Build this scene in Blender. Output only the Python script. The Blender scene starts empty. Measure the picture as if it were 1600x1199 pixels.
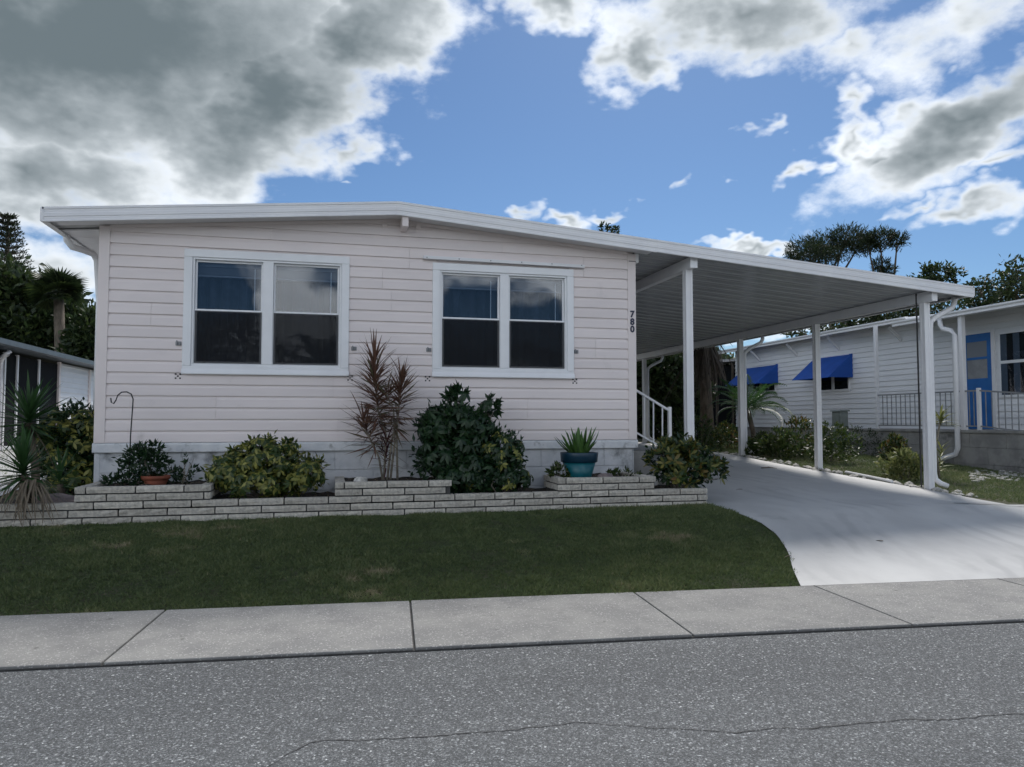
import bpy, math, random
import numpy as np
from mathutils import Vector, Matrix, Euler

rng = np.random.default_rng(7)
random.seed(7)
scn = bpy.context.scene
col = scn.collection

# ---------------------------------------------------------------- camera
F = 1160.0; YAW = math.radians(13.7); PITCH = math.atan(58.5 / 1160.0)
CAM = np.array([2.351, -8.46, 1.25])
cd = bpy.data.cameras.new('camera'); cam = bpy.data.objects.new('camera', cd); col.objects.link(cam)
cam.location = CAM; cam.rotation_euler = (math.pi / 2 + PITCH, 0, -YAW)
cd.sensor_width = 36.0; cd.lens = 36.0 * F / 1600.0; cd.clip_start = 0.05; cd.clip_end = 2000
scn.camera = cam

# ---------------------------------------------------------------- light
SUN_EL = math.radians(47); SUN_DIR = Vector((0.46, 0.89, 0)).normalized()
SUN_AZ = math.atan2(SUN_DIR.x, SUN_DIR.y)
sl = bpy.data.lights.new('sun', 'SUN'); sl.energy = 1.5; sl.angle = math.radians(10.0); sl.color = (1.0, 0.96, 0.91)
sun = bpy.data.objects.new('sun', sl); col.objects.link(sun)
tosun = Vector((SUN_DIR.x * math.cos(SUN_EL), SUN_DIR.y * math.cos(SUN_EL), math.sin(SUN_EL)))
sun.rotation_euler = (-tosun).to_track_quat('-Z', 'Y').to_euler()
sun.location = (0, 0, 30)
scn.view_settings.view_transform = 'Standard'; scn.view_settings.look = 'None'
scn.view_settings.exposure = 1.25; scn.view_settings.gamma = 1.0
scn.render.engine = 'CYCLES'
scn.cycles.use_denoising = True
scn.cycles.max_bounces = 6; scn.cycles.diffuse_bounces = 3; scn.cycles.glossy_bounces = 3
scn.cycles.transparent_max_bounces = 12; scn.cycles.transmission_bounces = 4

# ---------------------------------------------------------------- survey: bearing of the photo -> place
_fw = np.array([math.sin(YAW), math.cos(YAW), 0]); _rt = np.array([math.cos(YAW), -math.sin(YAW), 0]); _up = np.array([0, 0, 1.0])
def ray(px, py):
    f = _fw * math.cos(PITCH) + _up * math.sin(PITCH); u = _up * math.cos(PITCH) - _fw * math.sin(PITCH)
    return f + _rt * (px - 800) / F - u * (py - 599.5) / F
def on_y(px, py, y):
    d = ray(px, py); return CAM + d * ((y - CAM[1]) / d[1])
def on_x(px, py, x):
    d = ray(px, py); return CAM + d * ((x - CAM[0]) / d[0])
def at(px, py, Z):
    d = ray(px, py); return CAM + d * (Z / float(d @ _fw))
EX = [-50, 0, 1.0, 2.1, 3.7, 6, 8.3, 14, 30, 400]; EZ = [0, 0, 0.16, 0.30, 0.32, 0.44, 0.57, 0.72, 0.8, 0.8]
def edge_dist(x, y): return (y + 3.033 + 0.082 * x) * 0.9966
def gz(x, y):
    z = np.interp(edge_dist(x, y), EX, EZ)
    t = np.clip((np.asarray(x, float) - 10.6) / 5.0, 0, 1); t = t * t * (3 - 2 * t)
    return z - 0.2 * t * np.clip(edge_dist(x, y) / 6.0, 0, 1)
def ground(px, py):
    d = ray(px, py); t = 2.0
    for _ in range(4000):
        p = CAM + d * t
        if p[2] <= float(gz(p[0], p[1])): break
        t += 0.01
    return p

# ---------------------------------------------------------------- sky
def N(nt, t, **k):
    n = nt.nodes.new(t)
    for a, b in k.items():
        if a == 'inp':
            for i, v in b.items(): n.inputs[i].default_value = v
        else: setattr(n, a, b)
    return n
def mth(nt, op, a, b=None, clamp=False):
    n = nt.nodes.new('ShaderNodeMath'); n.operation = op; n.use_clamp = clamp
    for i, v in enumerate((a, b)):
        if v is None: continue
        if isinstance(v, (int, float)): n.inputs[i].default_value = v
        else: nt.links.new(v, n.inputs[i])
    return n.outputs[0]
def sstep(nt, v, lo, hi, a=0.0, b=1.0):
    n = nt.nodes.new('ShaderNodeMapRange'); n.interpolation_type = 'SMOOTHSTEP'
    nt.links.new(v, n.inputs['Value'])
    for k, x in (('From Min', lo), ('From Max', hi), ('To Min', a), ('To Max', b)): n.inputs[k].default_value = x
    return n.outputs[0]
def mixc(nt, f, a, b, mode='MIX'):
    n = nt.nodes.new('ShaderNodeMix'); n.data_type = 'RGBA'; n.blend_type = mode
    for i, v in ((0, f), (6, a), (7, b)):
        if isinstance(v, (int, float)): n.inputs[i].default_value = v
        elif isinstance(v, tuple): n.inputs[i].default_value = (*v[:3], 1)
        else: nt.links.new(v, n.inputs[i])
    return n.outputs[2]

SKY = 0.10
world = bpy.data.worlds.new('World'); scn.world = world; world.use_nodes = True
nt = world.node_tree; nt.nodes.clear()
out = N(nt, 'ShaderNodeOutputWorld'); bg = N(nt, 'ShaderNodeBackground'); bg.inputs[1].default_value = SKY
nt.links.new(bg.outputs[0], out.inputs[0])
sky = N(nt, 'ShaderNodeTexSky', sky_type='NISHITA'); sky.sun_disc = False
sky.sun_elevation = SUN_EL; sky.sun_rotation = SUN_AZ; sky.dust_density = 0.3; sky.ozone_density = 3.0; sky.air_density = 1.0
tc = N(nt, 'ShaderNodeTexCoord'); dirn = tc.outputs['Generated']
sep = N(nt, 'ShaderNodeSeparateXYZ'); nt.links.new(dirn, sep.inputs[0])
az = mth(nt, 'ARCTAN2', sep.outputs[0], sep.outputs[1]); el = mth(nt, 'ARCSINE', sep.outputs[2])
ae = N(nt, 'ShaderNodeCombineXYZ'); nt.links.new(az, ae.inputs[0]); nt.links.new(el, ae.inputs[1])
# the clouds of that day: bearing, height, spread (as seen from the street)
CL = [(150, 60, 640, 235, 8, 1.5), (430, 150, 330, 165, 35, 1.35), (560, 60, 250, 110, 20, 1.15), (60, 270, 260, 105, 0, 1.0),
      (545, 235, 120, 60, 30, .75), (60, 420, 260, 70, 0, .62), (20, 520, 240, 60, 0, .55),
      (865, 0, 120, 62, 0, .95), (1010, 85, 130, 62, 20, .9), (1170, 25, 280, 100, -5, 1.0), (1330, 70, 110, 60, 0, .6),
      (1510, 30, 230, 95, 10, .62), (1540, 175, 290, 88, 22, 1.15), (1360, 245, 90, 36, 20, .75),
      (1198, 187, 46, 22, 10, .62), (1080, 282, 52, 24, 30, .6), (1244, 272, 50, 22, 20, .6), (1415, 328, 80, 22, 5, .68),
      (1505, 332, 130, 34, 5, .75), (960, 330, 66, 20, 8, .7), (888, 345, 60, 24, 0, .72), (830, 335, 46, 26, 0, .66),
      (1190, 388, 140, 15, 0, .72), (1310, 215, 60, 40, 60, .6), (1330, 165, 44, 70, 20, .62), (1580, 255, 90, 24, 10, .6),
      (1230, 520, 260, 26, 0, .6), (560, 288, 50, 16, 0, .5)]
def azel(px, py):
    d = ray(px, py); d = d / np.linalg.norm(d); return math.atan2(d[0], d[1]), math.asin(d[2])
# warp so that the edges billow
mp0 = N(nt, 'ShaderNodeMapping'); mp0.inputs['Scale'].default_value = (1, 1, 1.6); nt.links.new(dirn, mp0.inputs[0])
nz = N(nt, 'ShaderNodeTexNoise', inp={'Scale': 6.0, 'Detail': 7.0, 'Roughness': 0.60}); nt.links.new(mp0.outputs[0], nz.inputs[0])
wv = N(nt, 'ShaderNodeTexNoise', inp={'Scale': 14.0, 'Detail': 3.0, 'Roughness': 0.6}); nt.links.new(mp0.outputs[0], wv.inputs[0])
wsub = N(nt, 'ShaderNodeVectorMath', operation='SUBTRACT'); nt.links.new(wv.outputs['Color'], wsub.inputs[0]); wsub.inputs[1].default_value = (.5, .5, .5)
wsc = N(nt, 'ShaderNodeVectorMath', operation='MULTIPLY'); nt.links.new(wsub.outputs[0], wsc.inputs[0]); wsc.inputs[1].default_value = (.16, .10, 0)
aew = N(nt, 'ShaderNodeVectorMath', operation='ADD'); nt.links.new(ae.outputs[0], aew.inputs[0]); nt.links.new(wsc.outputs[0], aew.inputs[1])
field = None
for (px, py, rx, ry, rot, w) in CL:
    a, e = azel(px, py)
    m = N(nt, 'ShaderNodeMapping', vector_type='TEXTURE')
    m.inputs['Location'].default_value = (a, e, 0); m.inputs['Rotation'].default_value = (0, 0, math.radians(rot))
    m.inputs['Scale'].default_value = (rx / F * .93, ry / F * .93, 1); nt.links.new(aew.outputs[0], m.inputs[0])
    ln = N(nt, 'ShaderNodeVectorMath', operation='LENGTH'); nt.links.new(m.outputs[0], ln.inputs[0])
    v = mth(nt, 'MULTIPLY', mth(nt, 'SUBTRACT', 1.0, ln.outputs['Value']), w)
    field = v if field is None else mth(nt, 'MAXIMUM', field, v)
# the same broken cloud deck all round
deck = N(nt, 'ShaderNodeTexNoise', inp={'Scale': 3.9, 'Detail': 2.0, 'Roughness': 0.5})
mp1 = N(nt, 'ShaderNodeMapping'); mp1.inputs['Scale'].default_value = (1, 1, 2.2); mp1.inputs['Location'].default_value = (3.1, 1.7, .4)
nt.links.new(dirn, mp1.inputs[0]); nt.links.new(mp1.outputs[0], deck.inputs[0])
rest = mth(nt, 'MULTIPLY', mth(nt, 'SUBTRACT', deck.outputs[0], 0.47), 5.0)
daz = mth(nt, 'ABSOLUTE', mth(nt, 'SUBTRACT', az, YAW))
outside = mth(nt, 'MAXIMUM', sstep(nt, daz, 0.66, 0.85), sstep(nt, el, 0.56, 0.72))
rest = mth(nt, 'SUBTRACT', rest, mth(nt, 'MULTIPLY', mth(nt, 'SUBTRACT', 1.0, outside), 6.0))
field = mth(nt, 'MAXIMUM', field, rest)
nn_ = mth(nt, 'SUBTRACT', nz.outputs[0], 0.5)
dens = mth(nt, 'SUBTRACT', mth(nt, 'ADD', field, mth(nt, 'MULTIPLY', nn_, 1.9)), 0.14)
alpha = sstep(nt, dens, -.04, 0.46)
body = mth(nt, 'ADD', mth(nt, 'ADD', field, mth(nt, 'MULTIPLY', nn_, 1.05)), mth(nt, 'MULTIPLY', mth(nt, 'SUBTRACT', wv.outputs[0], .5), .25))
thick = sstep(nt, body, 0.02, 0.80)
deep = sstep(nt, body, 0.42, 1.25)
k = 1.0 / SKY
# seen against the sun the thick parts are grey, seen with the sun behind the viewer they are lit
sdot = N(nt, 'ShaderNodeVectorMath', operation='DOT_PRODUCT'); nt.links.new(dirn, sdot.inputs[0]); sdot.inputs[1].default_value = tuple(tosun)
back = sstep(nt, sdot.outputs['Value'], -.35, .40, .15, 1.0)
thick = mth(nt, 'MULTIPLY', thick, back); deep = mth(nt, 'MULTIPLY', deep, back)
lit = mixc(nt, back, (1.55 * k, 1.58 * k, 1.60 * k), (.60 * k, .62 * k, .645 * k))
ccol = mixc(nt, deep, mixc(nt, thick, lit, (.235 * k, .258 * k, .275 * k)), (.068 * k, .086 * k, .096 * k))
low = sstep(nt, el, -0.02, 0.10)
skyc = mixc(nt, alpha, mixc(nt, 1.0, sky.outputs[0], (.245, .305, .36), 'MULTIPLY'), ccol)
nt.links.new(skyc, bg.inputs[0])

# ---------------------------------------------------------------- materials
MATS = {}
def mat(name, c1, c2=None, rough=0.6, vscale=6.0, stretch=(1, 1, 1), lo=0.35, hi=0.65, detail=5, bump=0.0, bscale=60.0, metal=0.0,
        spec=0.5, rand=0.0, stain=None, grit=None):
    """c1/c2 mixed by noise; stain=(colour, scale, lo, hi); grit=(colour, cells per metre, share); rand: value change per object"""
    m = bpy.data.materials.new(name); m.use_nodes = True; t = m.node_tree; b = t.nodes['Principled BSDF']
    MATS[name] = m
    tcn = t.nodes.new('ShaderNodeTexCoord'); mp = t.nodes.new('ShaderNodeMapping'); mp.inputs['Scale'].default_value = stretch
    t.links.new(tcn.outputs['Object'], mp.inputs[0])
    c2 = c2 or c1
    n = N(t, 'ShaderNodeTexNoise', inp={'Scale': vscale, 'Detail': detail, 'Roughness': .6}); t.links.new(mp.outputs[0], n.inputs[0])
    c = mixc(t, sstep(t, n.outputs[0], lo, hi), c1, c2)
    if grit:
        vo = N(t, 'ShaderNodeTexVoronoi', inp={'Scale': grit[1]}); t.links.new(tcn.outputs['Object'], vo.inputs[0])
        sp = N(t, 'ShaderNodeSeparateColor'); t.links.new(vo.outputs['Color'], sp.inputs[0])
        c = mixc(t, sstep(t, sp.outputs[0], 1 - grit[2], 1 - grit[2] * .5), c, grit[0])
    if stain:
        n2 = N(t, 'ShaderNodeTexNoise', inp={'Scale': stain[1], 'Detail': 7, 'Roughness': .65}); t.links.new(tcn.outputs['Object'], n2.inputs[0])
        c = mixc(t, sstep(t, n2.outputs[0], stain[2], stain[3]), c, stain[0])
    if rand:
        oi = t.nodes.new('ShaderNodeObjectInfo'); hs = t.nodes.new('ShaderNodeHueSaturation'); t.links.new(c, hs.inputs['Color'])
        v = mth(t, 'ADD', mth(t, 'MULTIPLY', oi.outputs['Random'], 2 * rand), 1 - rand); t.links.new(v, hs.inputs['Value']); c = hs.outputs[0]
    t.links.new(c, b.inputs['Base Color'])
    b.inputs['Roughness'].default_value = rough; b.inputs['Metallic'].default_value = metal; b.inputs['Specular IOR Level'].default_value = spec
    if bump:
        n3 = N(t, 'ShaderNodeTexNoise', inp={'Scale': bscale, 'Detail': 4, 'Roughness': .6}); t.links.new(mp.outputs[0], n3.inputs[0])
        bp = t.nodes.new('ShaderNodeBump'); bp.inputs['Strength'].default_value = bump; bp.inputs['Distance'].default_value = 0.02
        t.links.new(n3.outputs[0], bp.inputs['Height']); t.links.new(bp.outputs[0], b.inputs['Normal'])
    return m
def leafmat(name, stops, trans=0.35, rough=0.45, rand=0.25):
    """colour by the leaf's own 'tint' value"""
    m = bpy.data.materials.new(name); m.use_nodes = True; t = m.node_tree; b = t.nodes['Principled BSDF']; MATS[name] = m
    at_ = N(t, 'ShaderNodeAttribute', attribute_name='tint'); oi = t.nodes.new('ShaderNodeObjectInfo')
    v = mth(t, 'FRACT', mth(t, 'ADD', at_.outputs['Fac'], mth(t, 'MULTIPLY', oi.outputs['Random'], rand)))
    r = t.nodes.new('ShaderNodeValToRGB'); t.links.new(v, r.inputs[0]); els = r.color_ramp.elements
    while len(els) < len(stops): els.new(0.5)
    for e_, (p, c) in zip(els, stops): e_.position = p; e_.color = (*c, 1)
    t.links.new(r.outputs[0], b.inputs['Base Color']); b.inputs['Roughness'].default_value = rough
    tr = t.nodes.new('ShaderNodeBsdfTranslucent'); t.links.new(r.outputs[0], tr.inputs[0])
    mx = t.nodes.new('ShaderNodeMixShader'); mx.inputs[0].default_value = trans
    t.links.new(b.outputs[0], mx.inputs[1]); t.links.new(tr.outputs[0], mx.inputs[2])
    t.links.new(mx.outputs[0], t.nodes['Material Output'].inputs[0])
    return m

siding_m = mat('pink_siding', (.80, .725, .71), (.75, .68, .668), rough=.5, vscale=1.2, stretch=(.6, 1, 3), stain=((.50, .45, .43), 2.2, .60, .86), rand=.03, bump=.06, bscale=90)
trim_m = mat('pink_trim', (.79, .71, .69), (.74, .67, .655), rough=.45, vscale=1.5, stain=((.5, .46, .44), 3, .64, .85))
white_m = mat('white_metal', (.80, .80, .81), (.74, .74, .76), rough=.38, vscale=2.0, stain=((.55, .55, .54), 5, .66, .86))
vinyl_m = mat('white_vinyl', (.82, .83, .85), (.78, .79, .81), rough=.35, vscale=3)
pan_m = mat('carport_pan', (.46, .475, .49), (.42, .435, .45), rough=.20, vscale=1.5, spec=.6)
skirt_m = mat('painted_block', (.72, .73, .75), (.62, .64, .66), rough=.8, vscale=5, stain=((.20, .21, .22), 3.0, .52, .74), bump=.25, bscale=50)
ledge_m = mat('painted_ledge', (.72, .73, .74), (.62, .64, .66), rough=.7, vscale=8, stain=((.30, .31, .31), 7, .53, .72), bump=.1)
brick_m = mat('pale_brick', (.60, .56, .49), (.42, .395, .35), rough=.9, vscale=28, rand=.14, bump=.7, bscale=48, stain=((.20, .19, .17), 9, .60, .82))
mortar_m = mat('dark_mortar', (.075, .073, .07), (.045, .044, .043), rough=.95, vscale=20)
soil_m = mat('soil', (.045, .035, .025), (.02, .016, .012), rough=1, vscale=18, bump=.8, bscale=60, grit=((.16, .12, .08), 60, .12))
asph_m = mat('asphalt', (.140, .147, .150), (.104, .110, .114), rough=.8, vscale=.55, stretch=(.35, 1.6, 1), bump=.6, bscale=150, grit=((.36, .37, .37), 120, .08), stain=((.055, .057, .06), 170, .56, .68))
def chips(m, cells, lo, hi, pw):
    t = m.node_tree; b = t.nodes['Principled BSDF']; src = b.inputs['Base Color'].links[0].from_socket; tcn = N(t, 'ShaderNodeTexCoord')
    for c_, h_ in ((cells, hi), (cells * .55, hi * .8)):
        vo = N(t, 'ShaderNodeTexVoronoi', inp={'Scale': c_}); t.links.new(tcn.outputs['Object'], vo.inputs[0]); sp_ = N(t, 'ShaderNodeSeparateColor'); t.links.new(vo.outputs['Color'], sp_.inputs[0])
        f = mth(t, 'ADD', mth(t, 'MULTIPLY', mth(t, 'POWER', sp_.outputs[0], pw), h_), lo)
        cc = N(t, 'ShaderNodeCombineColor'); [t.links.new(f, cc.inputs[i]) for i in range(3)]
        src = mixc(t, 1.0, src, cc.outputs[0], 'MULTIPLY')
    t.links.new(src, b.inputs['Base Color'])
chips(asph_m, 230, .70, 1.3, 3.0)
walk_m = mat('sidewalk_concrete', (.27, .265, .25), (.21, .207, .20), rough=.9, vscale=3, bump=.35, bscale=120, grit=((.42, .41, .39), 140, .10), stain=((.11, .108, .10), 13, .62, .74), rand=.05)
drive_m = mat('driveway_concrete', (.51, .51, .50), (.42, .42, .415), rough=.62, vscale=1.3, stretch=(1, .5, 1), bump=.12, bscale=40, stain=((.30, .30, .30), 2.6, .58, .84))
def scuffs(m):
    t = m.node_tree; b = t.nodes['Principled BSDF']; src = b.inputs['Base Color'].links[0].from_socket; tcn = N(t, 'ShaderNodeTexCoord')
    wv_ = N(t, 'ShaderNodeTexWave', wave_type='RINGS', rings_direction='Z', inp={'Scale': 1.3, 'Distortion': 9.0, 'Detail': 3.0, 'Detail Scale': .6}); t.links.new(tcn.outputs['Object'], wv_.inputs[0])
    n_ = N(t, 'ShaderNodeTexNoise', inp={'Scale': 1.1, 'Detail': 3}); t.links.new(tcn.outputs['Object'], n_.inputs[0])
    f = mth(t, 'MULTIPLY', sstep(t, wv_.outputs['Fac'], .35, 1.0), sstep(t, n_.outputs[0], .45, .70)); f = mth(t, 'MULTIPLY', f, .30)
    n2 = N(t, 'ShaderNodeTexNoise', inp={'Scale': 26, 'Detail': 5, 'Roughness': .7}); t.links.new(tcn.outputs['Object'], n2.inputs[0])
    c = mixc(t, f, src, (.22, .22, .23)); c = mixc(t, sstep(t, n2.outputs[0], .66, .76, 0, .55), c, (.2, .2, .2)); t.links.new(c, b.inputs['Base Color'])
scuffs(drive_m)
earth_m = mat('lawn_earth', (.045, .052, .022), (.07, .062, .035), rough=1, vscale=3, bump=.6, bscale=40)
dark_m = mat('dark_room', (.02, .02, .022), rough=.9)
black_m = mat('black_iron', (.018, .018, .02), rough=.5)
gray_m = mat('grey_metal', (.28, .29, .30), (.22, .23, .24), rough=.5, vscale=6)
curtain_m = mat('curtain_cloth', (.042, .052, .072), (.02, .026, .04), rough=.9, vscale=4)
blind_m = mat('blind', (.20, .22, .25), rough=.6)
digit_m = mat('digit', (.012, .016, .05), rough=.4)
shingle_m = mat('roof_top', (.62, .62, .62), (.5, .5, .5), rough=.6)
nbside_m = mat('white_siding', (.82, .83, .85), (.76, .77, .79), rough=.5, vscale=1.4, stretch=(1, .6, 3), stain=((.42, .44, .46), 2.5, .62, .85))
block_m = mat('grey_block', (.36, .35, .33), (.25, .245, .235), rough=.9, vscale=3, bump=.3, bscale=60, stain=((.10, .10, .095), 2.6, .56, .78))
blue_m = mat('blue_canvas', (.010, .085, .40), (.008, .07, .34), rough=.75, vscale=3)
bluedoor_m = mat('blue_paint', (.012, .14, .44), (.010, .12, .38), rough=.45, vscale=3)
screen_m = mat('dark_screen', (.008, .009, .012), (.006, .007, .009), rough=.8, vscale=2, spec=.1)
util_m = mat('utility_green', (.23, .26, .24), (.19, .215, .20), rough=.55, vscale=5)
teal_m = mat('teal_glaze', (.004, .12, .15), (.003, .095, .12), rough=.35, vscale=4)
navy_m = mat('navy_glaze', (.005, .035, .065), (.004, .028, .052), rough=.35, vscale=4)
terra_m = mat('terracotta', (.27, .075, .038), (.19, .055, .03), rough=.75, vscale=9)
rock_m = mat('rock', (.30, .24, .23), (.17, .14, .14), rough=.9, vscale=9, bump=.6, bscale=18)
shell_m = mat('white_stone', (.55, .53, .49), (.32, .31, .285), rough=.85, vscale=22, bump=.5, bscale=30, rand=.2)
bark_m = mat('bark', (.16, .13, .10), (.08, .065, .05), rough=.95, vscale=14, stretch=(1, 1, .3), bump=.7, bscale=30)
stem_m = mat('pale_stem', (.27, .24, .19), (.17, .15, .12), rough=.85, vscale=20)
dead_m = leafmat('dead_leaf', [(0, (.13, .105, .075)), (.5, (.22, .18, .13)), (1, (.07, .058, .045))], trans=.15, rough=.8)
shag_m = leafmat('shaggy_frond', [(0, (.060, .050, .042)), (.5, (.095, .080, .066)), (1, (.035, .030, .026))], trans=.1, rough=.9)
sch_m = leafmat('variegated_leaf', [(0, (.030, .060, .014)), (.45, (.050, .085, .018)), (.62, (.22, .23, .05)), (.80, (.36, .35, .09)), (1, (.05, .08, .02))], rough=.38)
schd_m = leafmat('dark_leaf', [(0, (.012, .036, .014)), (.6, (.020, .052, .020)), (.9, (.035, .075, .025)), (1, (.02, .05, .018))], rough=.36)
cord_m = leafmat('burgundy_leaf', [(0, (.12, .065, .045)), (.4, (.16, .085, .058)), (.75, (.10, .10, .05)), (1, (.19, .085, .066))], rough=.5)
red_m = leafmat('red_leaf', [(0, (.12, .018, .03)), (.5, (.075, .02, .03)), (1, (.16, .03, .045))], rough=.5)
yuc_m = leafmat('yucca_leaf', [(0, (.030, .078, .026)), (.5, (.048, .110, .034)), (1, (.07, .135, .04))], rough=.4)
sans_m = leafmat('succulent_leaf', [(0, (.05, .12, .028)), (.5, (.08, .17, .04)), (1, (.13, .20, .06))], rough=.4, trans=.2)
tree_m = leafmat('tree_leaf', [(0, (.018, .034, .012)), (.5, (.034, .058, .018)), (.85, (.06, .085, .024)), (1, (.025, .04, .014))], rough=.5)
shrub_m = leafmat('shrub_leaf', [(0, (.025, .052, .014)), (.5, (.050, .085, .020)), (.85, (.10, .125, .03)), (1, (.035, .06, .016))], rough=.45)
crot_m = leafmat('croton_leaf', [(0, (.022, .05, .014)), (.55, (.04, .075, .018)), (.75, (.20, .19, .04)), (.9, (.16, .06, .02)), (1, (.03, .06, .016))], rough=.4)
pale_m = leafmat('pale_leaf', [(0, (.10, .13, .04)), (.5, (.24, .25, .09)), (1, (.05, .09, .025))], rough=.45)
pine_m = leafmat('pine_needle', [(0, (.012, .024, .010)), (.6, (.024, .040, .015)), (1, (.035, .05, .018))], rough=.6)
grass_m = leafmat('grass_blade', [(0, (.070, .104, .038)), (.42, (.120, .160, .060)), (.70, (.175, .205, .085)), (.90, (.26, .24, .13)), (1, (.33, .29, .18))], trans=.3, rough=.55, rand=0)

def glassmat(name, refl, tint=(.75, .8, .85)):
    m = bpy.data.materials.new(name); m.use_nodes = True; t = m.node_tree; t.nodes.remove(t.nodes['Principled BSDF'])
    lw = t.nodes.new('ShaderNodeLayerWeight'); lw.inputs[0].default_value = .5
    f = mth(t, 'ADD', mth(t, 'MULTIPLY', mth(t, 'POWER', lw.outputs['Facing'], 5.0), 1 - refl), refl, clamp=True)
    g = t.nodes.new('ShaderNodeBsdfGlossy'); g.inputs['Roughness'].default_value = .004; g.inputs[0].default_value = (.95, .97, 1, 1)
    tr = t.nodes.new('ShaderNodeBsdfTransparent'); tr.inputs[0].default_value = (*tint, 1)
    mx = t.nodes.new('ShaderNodeMixShader'); t.links.new(f, mx.inputs[0]); t.links.new(tr.outputs[0], mx.inputs[1]); t.links.new(g.outputs[0], mx.inputs[2])
    # slightly wavy old panes
    nn = N(t, 'ShaderNodeTexNoise', inp={'Scale': 2.2, 'Detail': 1.0}); tcn = t.nodes.new('ShaderNodeTexCoord'); t.links.new(tcn.outputs['Object'], nn.inputs[0])
    bp = t.nodes.new('ShaderNodeBump'); bp.inputs['Strength'].default_value = .05; bp.inputs['Distance'].default_value = .05
    t.links.new(nn.outputs[0], bp.inputs['Height']); t.links.new(bp.outputs[0], g.inputs['Normal'])
    t.links.new(mx.outputs[0], t.nodes['Material Output'].inputs[0]); return m
glass_m = glassmat('window_glass', .042)
def meshmat(name):
    m = bpy.data.materials.new(name); m.use_nodes = True; t = m.node_tree; b = t.nodes['Principled BSDF']
    b.inputs['Base Color'].default_value = (.006, .008, .012, 1); b.inputs['Roughness'].default_value = .8
    tr = t.nodes.new('ShaderNodeBsdfTransparent'); mx = t.nodes.new('ShaderNodeMixShader'); mx.inputs[0].default_value = .45
    t.links.new(tr.outputs[0], mx.inputs[1]); t.links.new(b.outputs[0], mx.inputs[2]); t.links.new(mx.outputs[0], t.nodes['Material Output'].inputs[0]); return m
bugscreen_m = meshmat('insect_screen')

# ---------------------------------------------------------------- mesh helpers
ORG = {}
def org(o): return ORG.get(o.name, np.zeros(3)) if o else np.zeros(3)
class MB:
    def __init__(s): s.v = []; s.f = []
    def add(s, v, f):
        o = len(s.v); s.v += [tuple(map(float, p)) for p in v]; s.f += [tuple(i + o for i in q) for q in f]; return s
    def box(s, x0, x1, y0, y1, z0, z1):
        return s.add([(x0, y0, z0), (x1, y0, z0), (x1, y1, z0), (x0, y1, z0), (x0, y0, z1), (x1, y0, z1), (x1, y1, z1), (x0, y1, z1)],
                     [(0, 3, 2, 1), (4, 5, 6, 7), (0, 1, 5, 4), (1, 2, 6, 5), (2, 3, 7, 6), (3, 0, 4, 7)])
    def bar(s, p0, p1, w, h, up=(0, 0, 1)):
        p0 = np.array(p0, float); p1 = np.array(p1, float); d = p1 - p0; d /= np.linalg.norm(d); u = np.array(up, float)
        if abs(d @ u) > .98: u = np.array((0, 1., 0))
        a = np.cross(d, u); a /= np.linalg.norm(a); b = np.cross(a, d)
        v = [p + a * sx * w / 2 + b * sz * h / 2 for p in (p0, p1) for sx, sz in ((-1, -1), (1, -1), (1, 1), (-1, 1))]
        return s.add(v, [(3, 2, 1, 0), (4, 5, 6, 7), (0, 1, 5, 4), (1, 2, 6, 5), (2, 3, 7, 6), (3, 0, 4, 7)])
    def prism(s, poly, axis, a, b):
        """poly: 2-D outline; axis 'x' -> (y,z), 'y' -> (x,z), 'z' -> (x,y); extruded a..b"""
        def P(q, t): return {'x': (t, q[0], q[1]), 'y': (q[0], t, q[1]), 'z': (q[0], q[1], t)}[axis]
        n = len(poly)
        return s.add([P(q, a) for q in poly] + [P(q, b) for q in poly],
                     [tuple(range(n))[::-1], tuple(range(n, 2 * n))] + [(i, (i + 1) % n, n + (i + 1) % n, n + i) for i in range(n)])
    def tube(s, pts, r, n=8, cap=True):
        pts = [np.array(p, float) for p in pts]; r = r if hasattr(r, '__len__') else [r] * len(pts); vs = []
        ref = np.array((0.31, .17, .93))
        for i, p in enumerate(pts):
            d = pts[min(i + 1, len(pts) - 1)] - pts[max(i - 1, 0)]; d /= (np.linalg.norm(d) + 1e-9)
            if abs(d @ ref) > .97: ref = np.array((.9, .3, .1))
            a = np.cross(d, ref); a /= np.linalg.norm(a); b = np.cross(d, a)
            vs += [p + (a * math.cos(t) + b * math.sin(t)) * r[i] for t in np.arange(n) * 2 * math.pi / n]
        fs = [(i * n + j, i * n + (j + 1) % n, (i + 1) * n + (j + 1) % n, (i + 1) * n + j) for i in range(len(pts) - 1) for j in range(n)]
        if cap: fs += [tuple(range(n))[::-1], tuple(range((len(pts) - 1) * n, len(pts) * n))]
        return s.add(vs, fs)
    def lathe(s, prof, c, n=28):
        vs = [(c[0] + r * math.cos(t), c[1] + r * math.sin(t), c[2] + z) for r, z in prof for t in np.arange(n) * 2 * math.pi / n]
        return s.add(vs, [(i * n + j, i * n + (j + 1) % n, (i + 1) * n + (j + 1) % n, (i + 1) * n + j) for i in range(len(prof) - 1) for j in range(n)])
    def build(s, name, m, parent=None, smooth=False, bevel=0, local=False):
        me = bpy.data.meshes.new(name); v = np.array(s.v)
        if parent is not None and not local: v = v - org(parent)
        me.from_pydata(v.tolist(), [], s.f); me.materials.append(m); me.update()
        if smooth: me.polygons.foreach_set('use_smooth', [True] * len(me.polygons))
        o = bpy.data.objects.new(name, me); col.objects.link(o)
        if parent is not None: o.parent = parent; ORG[o.name] = org(parent)
        if bevel:
            b = o.modifiers.new('edge', 'BEVEL'); b.width = bevel; b.segments = 2; b.limit_method = 'ANGLE'
        return o
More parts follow.
